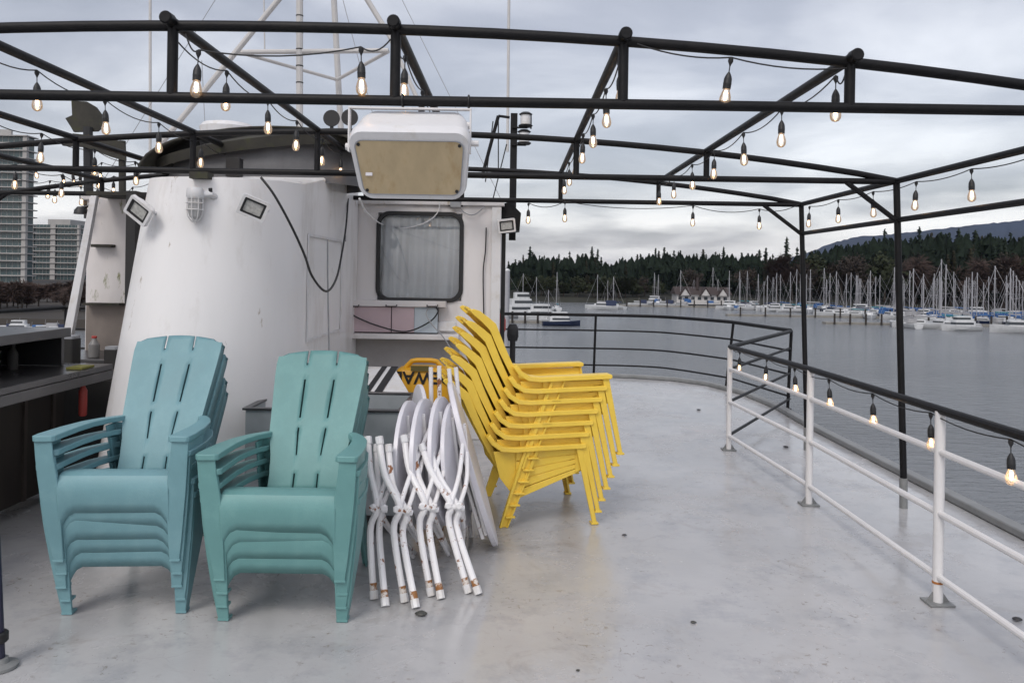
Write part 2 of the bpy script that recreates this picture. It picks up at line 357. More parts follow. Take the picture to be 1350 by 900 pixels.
# ---------------------------------------------------------------- string lights
sk = MB()
sk.lathe([(0.004, 0.0), (0.011, -0.004), (0.012, -0.018), (0.005, -0.032), (0.0025, -0.04)], seg=8)
sk.tube([(0, 0, -0.03), (0, 0, -0.078)], 0.0026, 6)
sk.lathe([(0.004, -0.064), (0.009, -0.072), (0.014, -0.082), (0.0178, -0.094), (0.0185, -0.112), (0.0192, -0.114), (0.0185, -0.118), (0.0182, -0.138)], seg=12)
SOCK = sk.build('tmp_socket', RUB); SOCKM = SOCK.data; bpy.data.objects.remove(SOCK)
bk = MB()
bk.lathe([(0.0150, -0.134), (0.0160, -0.146), (0.0210, -0.160), (0.0250, -0.175), (0.0256, -0.187), (0.0228, -0.201), (0.0150, -0.211), (0.004, -0.215)], seg=14)
bk.cur = 1
bk.lathe([(0.004, -0.146), (0.0078, -0.152), (0.0078, -0.184), (0.004, -0.190)], seg=8)
BULB = bk.build('tmp_bulb', [BGLASS, FIL], ang=80); BULBM = BULB.data; bpy.data.objects.remove(BULB)
for _me in (SOCKM, BULBM): _me.transform(Matrix.Diagonal((.88, .88, .88, 1)))
def string_light(label, anchors, pre=None, post=None, sag=0.035, seed=0, tilt=0.05):
    rnd = random.Random(seed); anchors = [Vector(a) for a in anchors]
    root = thing('string_light', label, 'string light', anchors[0], 'strings of bulbs hung on the frame and rail')
    nodes = ([Vector(pre)] if pre else [])+anchors+([Vector(post)] if post else [])
    pts = []
    for a, b in zip(nodes[:-1], nodes[1:]):
        for i in range(8):
            t = i/8; q = a.lerp(b, t); q.z -= sag*4*t*(1-t); pts.append(q)
    pts.append(nodes[-1])
    MB().tube(pts, 0.0032, 6).build('cable', RUB, root)
    for a in anchors:
        s = bpy.data.objects.new('socket', SOCKM); col.objects.link(s); s.parent = root; s.location = a-anchors[0]
        s.rotation_euler = (rnd.uniform(-tilt, tilt), rnd.uniform(-tilt, tilt), 0)
        b = bpy.data.objects.new('bulb', BULBM); col.objects.link(b); b.parent = s
    return root
def along_y(x, ys, off=0.0): return [(x, y, arch(x)-0.025-off) for y in ys]
sp = 0.64
string_light('two bulbs hung under the nearest black arch, upper left of the floodlight', [P(262, 66, 3.06), P(476, 62, 3.06)], P(245, 45, 3.06), P(515, 52, 3.06), sag=0.03, seed=1)
string_light('single bulb on a cable slung under the nearest arch, upper right', [P(964, 76, 3.06)], P(840, 58, 3.06), P(1116, 90, 3.06), sag=0.02, seed=2, tilt=0.12)
string_light('string of seven bulbs along the rightmost overhead pipe of the canopy', along_y(1.30, [3.19+sp*i for i in range(7)]), (1.3, 3.1, 2.36), seed=3)
string_light('string of bulbs along the overhead pipe just right of the floodlight', along_y(0.43, [3.27, 3.75, 4.35, 4.95, 5.6, 6.2, 6.85]), (0.43, 3.1, 2.44), seed=4)
string_light('string of bulbs along the overhead pipe behind the big floodlight', along_y(-0.475, [3.35+sp*i for i in range(6)]), (-0.475, 3.1, 2.46), seed=5)
string_light('string of bulbs over the rounded white casing', along_y(-1.35, [3.66, 4.27, 4.85, 5.5, 6.1]), (-1.35, 3.1, 2.46), seed=6)
string_light('string of bulbs over the left edge of the casing', along_y(-2.20, [3.60, 4.2, 4.84, 5.5, 6.1, 6.7]), (-2.2, 3.1, 2.45), seed=7)
string_light('string of bulbs over the steel bar counter, nearer the casing', along_y(-3.0, [4.4, 4.97, 5.6, 6.2, 6.8]), (-3.0, 3.9, 2.43), seed=8)
string_light('string of bulbs at the far left of the canopy, over the back of the bar', along_y(-3.75, [5.3, 5.9, 6.5, 7.05]), (-3.75, 4.9, 2.38), seed=9)
string_light('string of bulbs under the right outer pipe of the canopy, over the water', [(2.61, 3.87+0.612*i, 2.195) for i in range(6)], (2.61, 3.3, 2.2), sag=0.02, seed=10)
string_light('string of bulbs under the farthest tie pipe, right of the deckhouse', [(0.13, 7.1, 2.20), (0.46, 7.1, 2.22), (1.62, 7.1, 2.2), (2.22, 7.1, 2.18)], None, (2.6, 7.1, 2.24), sag=0.045, seed=11)
string_light('short string of small bulbs at the far left behind the canopy', [(-4.45, 7.6, 2.36), (-4.2, 7.6, 2.34), (-4.1, 7.6, 2.34), (-3.98, 7.6, 2.33), (-3.78, 7.6, 2.30), (-3.70, 7.6, 2.34)], None, (-3.5, 7.6, 2.4), sag=0.02, seed=12)

string_light('warm cluster of bulbs on the far tie pipe behind the alcove, lower of two rows', [P(q_, w_, 7.9) for q_, w_ in ((66, 238), (118, 228), (129, 224), (150, 232))], P(20, 232, 7.9), P(190, 225, 7.9), sag=.05, seed=14, tilt=.15)
string_light('warm row of bulbs far left beyond the bar, upper of two rows', [P(q_, w_, 8.3) for q_, w_ in ((44, 212), (82, 222), (94, 222), (106, 223), (134, 214), (182, 215))], P(-10, 208, 8.3), P(200, 215, 8.3), sag=.04, seed=15, tilt=.15)
# ---------------------------------------------------------------- railings
sr = thing('stern_railing', 'black pipe railing round the stern edge of the deck above the water', 'railing', (0.5, 12.1, 0))
def rail(path, hts, r, mt, root, name='rail', top=None):
    for k, h in enumerate(hts):
        pts = [(p[0], p[1], h) for p in path]
        MB().tube(pts, top if (k == 0 and top) else r, 10).build(name, mt, root)
spath = [(-0.6, 12.2), (1.2, 12.25), (2.1, 12.15), (2.55, 11.75), (3.05, 10.9), (3.3, 9.3)]
def smooth(path, n=6):
    q = [Vector((*p, 0)) for p in path]; out_ = []
    for i in range(len(q)-1):
        p0, p1, p2, p3 = q[max(i-1, 0)], q[i], q[i+1], q[min(i+2, len(q)-1)]
        for k in range(n):
            t = k/n; out_.append(0.5*((2*p1)+(p2-p0)*t+(2*p0-5*p1+4*p2-p3)*t*t+(3*p1-p0-3*p2+p3)*t**3))
    out_.append(q[-1]); return [(v.x, v.y) for v in out_]
sps = smooth(spath[:-1])+[spath[-1]]
rail(sps, [0.94, 0.70, 0.42, 0.16], 0.013, BLACK, sr, top=0.024)
for x, y, dx, dy in ((-0.3, 12.2, 0, 0), (1.28, 12.22, 0.02, 0), (2.98, 10.9, 0.1, 0.02), (3.28, 9.3, 0.03, 0)):
    MB().tube([(x, y, 0), (x+dx, y+dy, 0.94)], 0.019, 10).build('post', BLACK, sr)
    MB().lathe([(0.045, 0.001), (0.045, 0.012), (0.02, 0.02)], (x, y, 0.003), 12).build('flange', BLACK, sr)
for h in (0.93, 0.73, 0.435, 0.13):
    MB().tube([(3.3, 9.3, h), (1.99, 7.12, h)], 0.022 if h > .9 else 0.014, 10).build('gate_rail', BLACK, sr)
ir = thing('side_railing', 'white pipe railing with a black top rail along the right side of the deck', 'railing', (2.06, 5.4, 0))
ipath = [(1.97, 7.08), (2.06, 5.4), (2.07, 3.78), (2.08, 2.1), (2.08, 0.6)]
MB().tube([(p[0], p[1], 0.93) for p in ipath], 0.022, 10).build('top_rail', BLACK, ir)
for h in (0.73, 0.435, 0.13):
    MB().tube([(p[0], p[1], h) for p in ipath], 0.0165, 10).build('rail', WPIPE, ir)
for x, y in ipath:
    po = MB().tube([(x, y, 0), (x, y, 0.925)], 0.024, 12).build('post', WPIPE, ir)
    f = MB(); f.box(x-.06, x+.06, y-.05, y+.05, 0.002, 0.010)
    for sx in (-1, 1): f.prism([(0.02, 0.01), (0.055, 0.01), (0.02, 0.06)], lambda p, sx=sx: (x+sx*p[0], y-.004, p[1]), lambda p, sx=sx: (x+sx*p[0], y+.004, p[1]))
    f.build('base_plate', KERB, po)
MB().tube([(2.07, 3.78, 0.098), (2.07, 3.78, 0.108)], 0.0262, 12).build('rust_ring', mat('rust', (0.35, 0.13, 0.03), 0.8, 0.4, 30), ir)
string_light('string of bulbs hanging under the top rail of the white side railing', [(2.06-0.04*(i == 0), 6.95-0.62*i, 0.905) for i in range(8)], (1.98, 7.05, 0.92), (2.07, 1.9, 0.92), sag=0.022, seed=13, tilt=0.08)
lr = thing('port_railing', 'black pipe railing beyond the steel bar on the left side', 'railing', (-6.9, 12, 0))
rail([(-7.1, 3), (-7.1, 10.6), (-6.95, 12.2), (-4.2, 12.25)], [0.93, 0.6, 0.3], 0.015, BLACK, lr, top=0.028)
for p in ((-7.1, 4), (-7.1, 6), (-7.1, 8), (-7.1, 10), (-6.95, 12.2), (-5.6, 12.22)): MB().tube([(p[0], p[1], 0), (p[0], p[1], .93)], 0.02, 10).build('post', BLACK, lr)

# ---------------------------------------------------------------- deckhouse
HY = 7.35; hx0, hx1 = -4.0, -0.13
dh = thing('deckhouse', 'white painted steel deckhouse with a square curtained window', 'deckhouse', (-2, HY, 0))
wa = P(498, 338, HY).x; wb = P(609, 338, HY).x; wzt = P(553, 281, HY).z; wzb = P(553, 396, HY).z
hz = 2.185
wl = MB()
wl.box(hx0, wa, HY, HY+.08, 0.004, hz); wl.box(wb, hx1, HY, HY+.08, 0.004, hz); wl.box(wa, wb, HY, HY+.08, 0.004, wzb); wl.box(wa, wb, HY, HY+.08, wzt, hz)
wl.box(hx1-.08, hx1, HY+.08, 11.0, 0.004, hz); wl.box(hx0, hx0+.08, HY+.08, 11.0, 0.004, hz); wl.box(hx0, hx1, 11.0, 11.08, 0.004, hz)
wl.build('wall', WWALL, dh)
MB().box(hx0-.05, hx1+.04, HY-.03, 11.12, hz+.002, hz+.045).build('roof', WWALL, dh, bevel=0.006)
MB().box(hx1-.075, hx1+.012, HY-.018, HY-.002, 0.3, hz-.002).build('corner_strip', WPL, dh, bevel=0.004)
def rrect(x0, x1, z0, z1, r, n=7):
    o_ = []
    for cx_, cz_, a0 in ((x1-r, z1-r, 0), (x0+r, z1-r, 90), (x0+r, z0+r, 180), (x1-r, z0+r, 270)):
        for k in range(n): a = R(a0+90*k/(n-1)); o_.append((cx_+r*math.cos(a), cz_+r*math.sin(a)))
    return o_
win = MB().ring(rrect(wa-.014, wb+.014, wzb-.014, wzt+.014, .12), rrect(wa+.024, wb-.024, wzb+.024, wzt-.024, .095), lambda p: (p[0], HY-.022, p[1]), lambda p: (p[0], HY+.01, p[1])).build('window_frame', RUB, dh, bevel=0.006)
MB().prism(rrect(wa+.026, wb-.026, wzb+.026, wzt-.026, .10), lambda p: (p[0], HY+.006, p[1]), lambda p: (p[0], HY+.001, p[1])).build('pane', PANE, win)
cu = []
for i in range(2):
    pass
rows = []
for zi in range(14):
    z = wzb-.03+(wzt-wzb+.06)*zi/13; row = []
    for k in range(90):
        x = wa-.02+(wb-wa+.04)*k/89; t = (x-wa)/(wb-wa)
        f = 1-zi/13
        y = HY+.075+.022*math.sin(t*26+1.3*math.sin(t*5+f*1.2)+f*1.5)+.010*math.sin(t*61+f*2)+.02*f*math.sin(t*9+2)
        row.append((x, y, z))
    rows.append(row)
MB().grid(rows).build('curtain', CURT, win, fix=False)
MB().box(wa-.3, wb+.3, HY+.2, HY+.22, wzb-.3, min(wzt+.3, hz-.02)).build('inner_wall', DARK, dh)
# shelf and cupboard below the window
sz = P(530, 440, HY-.12).z
MB().box(hx0+2.44, P(606, 440, HY).x, HY-.20, HY-.002, sz-.045, sz).build('ledge', WWALL, dh, bevel=0.005)
MB().box(hx0+2.44, P(606, 440, HY).x, HY-.006, HY-.001, 0.3, sz-.047).build('lower_panel', mat('wall_shade_grey', (0.36, 0.345, 0.34), 0.55, 0.1, 2, dirt=(0.22, 0.19, 0.16)), dh)  # wall below the ledge, its shade put into a darker grey
cb = thing('wall_cupboard', 'shallow cupboard with faded pink doors below the deckhouse window', 'cupboard', (P(515, 440, HY).x, HY-.1, sz))
ca, cm, cn, ce = (P(q, 420, HY-.1).x for q in (461, 516, 546, 577)); zt, zb = P(515, 404, HY-.1).z, sz+.002
MB().box(ca-.01, P(589, 400, HY).x, HY-.13, HY-.004, zt, zt+.055).build('top_board', WWALL, cb, bevel=0.004)
MB().box(ca-.01, ce, HY-.09, HY-.004, zb, zt-.002).build('carcass', DARK, cb)
MB().box(ca, cm-.004, HY-.105, HY-.092, zb+.01, zt-.004).build('door', PINK, cb, bevel=0.003)
MB().box(cm+.004, cn, HY-.105, HY-.092, zb+.01, zt-.004).build('door', PINK, cb, bevel=0.003)
o = MB().box(cn+.002, ce, HY-.105, HY-.092, zb+.01, zt-.004).build('door', PBLUE, cb, bevel=0.003); o['label'] = 'faded blue grey door'
for q in (466, 516, 570): 
    a = P(q-7, 402, HY-.14); b = P(q+7, 402, HY-.14)
    MB().tube([a, a+Vector((0,-.025,-.012)), b+Vector((0,-.025,-.012)), b], 0.006, 8).build('handle', RUB, cb)
def junction(name, label, px, py, wpx, hpx, Z, mt=GREYM, glands=2):
    c = P(px, py, Z); s = Z/F; t = thing(name, label, 'junction box', (c.x, c.y, c.z))
    MB().box(c.x-wpx*s/2, c.x+wpx*s/2, Z-.045, Z, c.z-hpx*s/2, c.z+hpx*s/2).build('box_body', mt, t, bevel=0.005)
    for g in range(glands):
        for sx in (-1, 1):
            x = c.x+sx*(wpx*s/2); z = c.z+(g-.5)*hpx*s*.5
            MB().tube([(x, Z-.02, z), (x+sx*.018, Z-.02, z)], 0.009, 8).build('gland', RUB, t)
    return t
junction('junction_box', 'grey cable junction box above the top right of the deckhouse window', 601, 268, 14, 12, HY-.002)
junction('junction_box', 'white outlet box with dark sockets low on the deckhouse wall beside the yellow chairs', 589, 430, 24, 12, HY-.002, WPL, 0)
def hose(name, label, cat, pts, r, mt=RUB, Zs=None, n=6):
    q = [P(*p) for p in pts]; out_ = []
    for i in range(len(q)-1):
        p0, p1, p2, p3 = q[max(i-1, 0)], q[i], q[i+1], q[min(i+2, len(q)-1)]
        for k in range(n):
            t = k/n; out_.append(0.5*((2*p1)+(p2-p0)*t+(2*p0-5*p1+4*p2-p3)*t*t+(3*p1-p0-3*p2+p3)*t**3))
    out_.append(q[-1]); return tag(MB().tube(out_, r, 8).build(name, mt), label, cat)
w_ = HY-.03
hose('power_cable', 'black cable drooping in front of the pink cupboard doors', 'cable', [(463, 412, w_-.1), (470, 418, w_-.11), (500, 430, w_-.11), (535, 437, w_-.11), (565, 425, w_-.11), (577, 412, w_-.11), (575, 405, w_-.11)], 0.007)
hose('power_cable', 'grey cable hanging from the cupboard down to the yellow jobsite box', 'cable', [(566, 404, w_-.12), (562, 414, w_-.13), (570, 428, w_-.22), (585, 445, w_-.24), (600, 470, w_-.2)], 0.006, GREYM)
hose('power_cable', 'thin white cable looping across the top of the window from the floodlight', 'cable', [(474, 262, 3.3), (486, 283, 4.5), (505, 296, w_), (530, 301, w_), (560, 294, w_), (577, 280, w_), (580, 262, w_)], 0.005, WPL)
hose('power_cable', 'grey cable sagging from the junction box to the deckhouse corner', 'cable', [(606, 270, w_), (612, 280, w_), (625, 283, w_), (640, 272, w_)], 0.005, GREYM)
hose('power_cable', 'black cable running down the deckhouse wall beside the corner strip', 'cable', [(641, 300, w_), (640, 330, w_), (637, 360, w_), (638, 420, w_)], 0.006)
CZ = 5.95
hose('power_cable', 'thick black cable sagging across the right flank of the white casing', 'cable', [(344, 234, 4.86), (362, 258, 4.86), (384, 298, 4.92), (401, 335, 5.0), (412, 365, 5.05), (430, 384, 5.3), (443, 368, 5.8), (450, 338, 6.2), (456, 300, 6.6), (459, 262, 6.9)], 0.008)
hose('conduit', 'grey conduit running down the casing side by the deckhouse', 'conduit', [(432, 316, CZ-.15), (432, 360, CZ-.15), (433, 420, CZ-.15), (434, 470, CZ-.15)], 0.006, GREYM)
hose('conduit', 'short grey conduit standing in the corner of casing and deckhouse', 'conduit', [(457, 262, 6.9), (455, 290, 6.9), (455, 318, 6.8)], 0.009, GREYM)

# ---------------------------------------------------------------- rounded casing
def cas_sec(t):   # t = 0 floor .. 1 top
    xr = -1.46; ap = 4.5+0.28*t; yc = ap+0.72-0.06*t; want = -.4655-.0725*(1-t); lo_, hi_ = -3.2, -2.0
    for _ in range(30):
        xl = (lo_+hi_)/2; c_, a_ = (xl+xr)/2, (xr-xl)/2
        r_ = min((c_+a_*math.cos(math.pi*k/40))/(yc-(yc-ap)*math.sin(math.pi*k/40)) for k in range(41))
        if r_ < want: lo_ = xl
        else: hi_ = xl
    cx_ = (xl+xr)/2; a = (xr-xl)/2; zf = lambda y: 0.004+(2.112+.055*(y-4.78)+.12*max(0, y-5.45))*t; pts = []
    for k in range(33):
        an = math.pi*(1-k/32); ca_, sa_ = math.cos(an), math.sin(an)
        e_ = 1.0
        x = cx_+a*math.copysign(abs(ca_)**e_, ca_); y = yc-(yc-ap)*abs(sa_)**e_
        pts.append((x, y, zf(y)))
    return pts+[(xr, HY-.012, zf(HY)), (xl, HY-.012, zf(HY))]
cs = thing('casing', 'tall white rounded engine casing tapering upward behind the teal chairs', 'casing', (-2, 4.6, 0))
MB().loft([cas_sec(t/12) for t in range(13)], caps=True).build('shell', CASING, cs, ang=50)
o = MB().loft([[(x*1.0+(x+2)*.012, y-.02*(k < 33), .012) for k, (x, y, z) in enumerate(cas_sec(0))], [(x+(x+2)*.006, y-.01*(k < 33), .06) for k, (x, y, z) in enumerate(cas_sec(0.025))]]).build('skirt', RUB, cs)
# dark mossy bracket under the tie pipe
MB().box(P(252, 232, 4.75).x, P(276, 232, 4.75).x, 4.72, 4.82, 2.10, 2.14).build('bracket', MOSSROOF, cs)
# hatch outline on the right flank
xr = -1.46
MB().ring([(5.55, 1.05), (6.65, 1.05), (6.65, 1.82), (5.55, 1.82)], [(5.57, 1.07), (6.63, 1.07), (6.63, 1.80), (5.57, 1.80)], lambda p: (xr+.004, p[0], p[1]), lambda p: (xr+.012, p[0], p[1])).build('hatch_rim', WPL, cs)
# funnel top on the casing roof
fn = thing('funnel', 'grey funnel top with a slanted mossy black mouth above the casing', 'funnel', (-2.05, 6.4, 2.23))
fc = (-2.02, 6.45)
def fsec(r, zf, zb, sx=1.15, n=32):
    return [(fc[0]+r*sx*math.cos(2*math.pi*k/n), fc[1]+r*math.sin(2*math.pi*k/n), (zf+zb)/2-(zf-zb)/2*math.sin(2*math.pi*k/n)) for k in range(n)]
def fsx(r, zl, zr, yo=0, n=32):
    return [(fc[0]+r*1.2*math.cos(2*math.pi*k/n), fc[1]+yo+r*.8*math.sin(2*math.pi*k/n), (zl+zr)/2+(zr-zl)/2*math.cos(2*math.pi*k/n)) for k in range(n)]
MB().loft([fsx(.68, 2.235, 2.235), fsx(.64, 2.36, 2.62)], caps=False).build('stack_body', mat('sooty_grey', (0.10, 0.10, 0.105), .6, .3, 4), fn)
rim = MB(); rim.loft([fsx(.73, 2.33, 2.57), fsx(.75, 2.40, 2.66), fsx(.66, 2.43, 2.70), fsx(.6, 2.36, 2.6)], caps=False)
rim.build('rim', MOSSROOF, fn)
hood = MB()
hood.grid([[(fc[0]+(0.80*1.08)*math.cos(math.pi*k/16)*(1-.02*j), fc[1]-.45+.30*j, 2.29+.36*math.sin(math.pi*min(1, .12+k/16*.9))**.8+.05*j) for k in range(17)][::-1] for j in range(5)])
hood.build('hood', MOSSROOF, fn, solid=0.02)
MB().loft([fsx(.62, 2.40, 2.60), fsx(.05, 2.40, 2.60)], caps=True).build('mouth', DARK, fn)
b = P(318, 214, 5.9); MB().box(b.x-.05, b.x+.05, 5.72, 5.8, 2.235, 2.37).build('lug', RUB, fn)

def flood_small(label, px, py, Z, yaw, pitch, sc=1.0, roll=0):
    c = P(px, py, Z); t = thing('work_light', label, 'floodlight', c)
    Mx = Matrix.Translation(c) @ Matrix.Rotation(R(yaw), 4, 'Z') @ Matrix.Rotation(R(pitch), 4, 'X') @ Matrix.Rotation(R(roll), 4, 'Y') @ Matrix.Scale(sc*1.5, 4)
    q = MB(); q.M = Mx; q.ring(rrect(-.055, .055, -.042, .042, .006, 3), rrect(-.044, .044, -.031, .031, .004, 3), lambda p: (p[0], -.03, p[1]), lambda p: (p[0], -.012, p[1]))
    q.loft([[(x, -.0125, z) for x, z in rrect(-.053, .053, -.040, .040, .006, 3)], [(x, .02, z) for x, z in rrect(-.035, .035, -.028, .028, .006, 3)]]).build('housing', WPL, t, bevel=0)
    q = MB(); q.M = Mx; q.ring(rrect(-.044, .044, -.031, .031, .004, 3), rrect(-.035, .035, -.023, .023, .004, 3), lambda p: (p[0], -.027, p[1]), lambda p: (p[0], -.014, p[1])).build('bezel', RUB, t)
    q = MB(); q.M = Mx; q.box(-.036, .036, -.022, -.014, -.024, .024).build('lens', mat('lamp_lens', (0.42, 0.42, 0.40), 0.15, 0.3, 60), t)
    q = MB(); q.tube([c+Vector((0, .01, 0)), c+Vector((.03*sc, .05, -.01)), c+Vector((.06*sc, .10, -.01))], .011, 8); q.build('bracket', WPL, t)
    return t
flood_small('small white square floodlight tilted outward at the left edge of the casing', 188, 277, 4.75, -14, 12, 1.0, 38)
flood_small('small white floodlight on the casing, right of the caged lamp', 334, 273, 4.72, 18, 14, 1.0, 22)
flood_small('small white floodlight at the right corner of the deckhouse roof, under the black lamp housing', 667, 297, 7.25, 10, 10, 1.0, -8)
# caged lamp
c = P(257, 270, 4.70); t = thing('caged_lamp', 'caged glass bulkhead lamp on the front of the white casing', 'lamp', c)
MB().lathe([(0.045, .10), (0.05, .08), (.05, .045), (0.043, .035)], c, 18).build('cap', WPL, t)
MB().lathe([(0.038, .034), (.038, -.04), (.03, -.072), (.012, -.085)], c, 16).build('glass_jar', mat('frosted_glass', (0.42, 0.42, 0.42), 0.12, 0.1), t)
q = MB()
for k in range(8):
    a = 2*math.pi*k/8; q.tube([c+Vector((r_*math.cos(a), r_*math.sin(a), h_)) for r_, h_ in ((.047, .04), (.049, -.03), (.042, -.07), (.018, -.1), (0, -.105))], .0035, 6)
for h_, r_ in ((.01, .049), (-.03, .049)): q.tube([c+Vector((r_*math.cos(2*math.pi*k/16), r_*math.sin(2*math.pi*k/16), h_)) for k in range(17)], .0035, 6)
q.build('cage', WPL, t)
MB().tube([c+Vector((.01, .0, .06)), c+Vector((.07, .05, .07)), c+Vector((.09, .14, .05))], .022, 10).build('arm', WPL, t)
MB().tube([c+Vector((.075, .05, .07)), c+Vector((.075, .04, .105))], .012, 8).build('gland', RUB, t)

# ---------------------------------------------------------------- big floodlight under the nearest pipe
c = P(541, 205, 3.15); fl = thing('sports_floodlight', 'large white box floodlight with a stained tan face hanging from the nearest pipe', 'floodlight', (c.x, 3.15, 2.2))
def S(px, py, Z=3.15): return P(px, py, Z)
def fsec2(x0, x1, z, y0, y1, r=.03): return [(a_, b_, z) for a_, b_ in rrect(x0, x1, y0, y1, r, 5)]
# front face tilted down: outline in the face plane, pushed back and up
c.x += .022; fo = rrect(-.229, .229, -.145, .145, .05, 6)
TA = R(35); FC = Vector((c.x, 3.0, P(541, 219, 3.0).z))
def facep(x, z, y):             # y is the distance behind the face plane
    x *= 1-.12*max(0, -z/.145)
    return FC+Vector((x, -z*math.sin(TA)+y*math.cos(TA), z*math.cos(TA)+y*math.sin(TA)))
def fsec3(sc, y): return [facep(x*sc, z*sc, y) for x, z in fo]
MB().loft([fsec3(.975, -.004), fsec3(1.0, .012), fsec3(1.0, .05), fsec3(.975, .055), fsec3(.93, .17), fsec3(.86, .225), fsec3(.6, .245)]).build('housing', WPL, fl, ang=28)
fi = rrect(-.202, .202, -.118, .108, .03, 6)
MB().ring([(x*1.02, z*1.03) for x, z in fi], fi, lambda p: facep(*p, -.010), lambda p: facep(*p, -.003)).build('gasket', GREYM, fl)
MB().prism(fi, lambda p: facep(*p, -.008), lambda p: facep(*p, -.002)).build('lens', TAN, fl)
for x, z in ((-.19, .092), (.19, .092), (-.19, -.102), (.19, -.102)):
    MB().tube([facep(x, z, -.012), facep(x, z, -.006)], .0065, 10).build('screw', RUB, fl)
a = facep(-.165, -.03, -.0095); MB().box(a.x-.013, a.x+.013, a.y-.001, a.y+.001, a.z-.008, a.z+.008).build('sticker', WTOP, fl)
br = MB(); x0, x1 = S(465, 140).x, S(623, 140).x
zt_ = 2.225-.028
br.box(x0, x1, 3.065, 3.095, zt_-.006, zt_); br.box(x0, x0+.006, 3.065, 3.095, c.z-.0, zt_-.007); br.box(x1-.006, x1, 3.065, 3.095, c.z-.0, zt_-.007)
br.build('bracket', WPIPE, fl)
q = MB(); q.tube([(x1-.02, 3.08, c.z+.04), (x1+.03, 3.08, c.z+.04)], .012, 10); q.tube([(x1-.05, 3.08, c.z+.11), (x1-.005, 3.08, c.z+.11)], .014, 10); q.tube([(x0-.01, 3.08, c.z+.02), (x0+.03, 3.08, c.z+.02)], .014, 10); q.build('pivot_bolt', WPIPE, fl)
for px in (531, 618):
    a = S(px, 134, 3.08); q = MB(); q.tube([(a.x, 3.08+.025*math.cos(2*math.pi*k/12), 2.225+.025*math.sin(2*math.pi*k/12)) for k in range(13)], .004, 6); q.build('tie', RUB, fl)
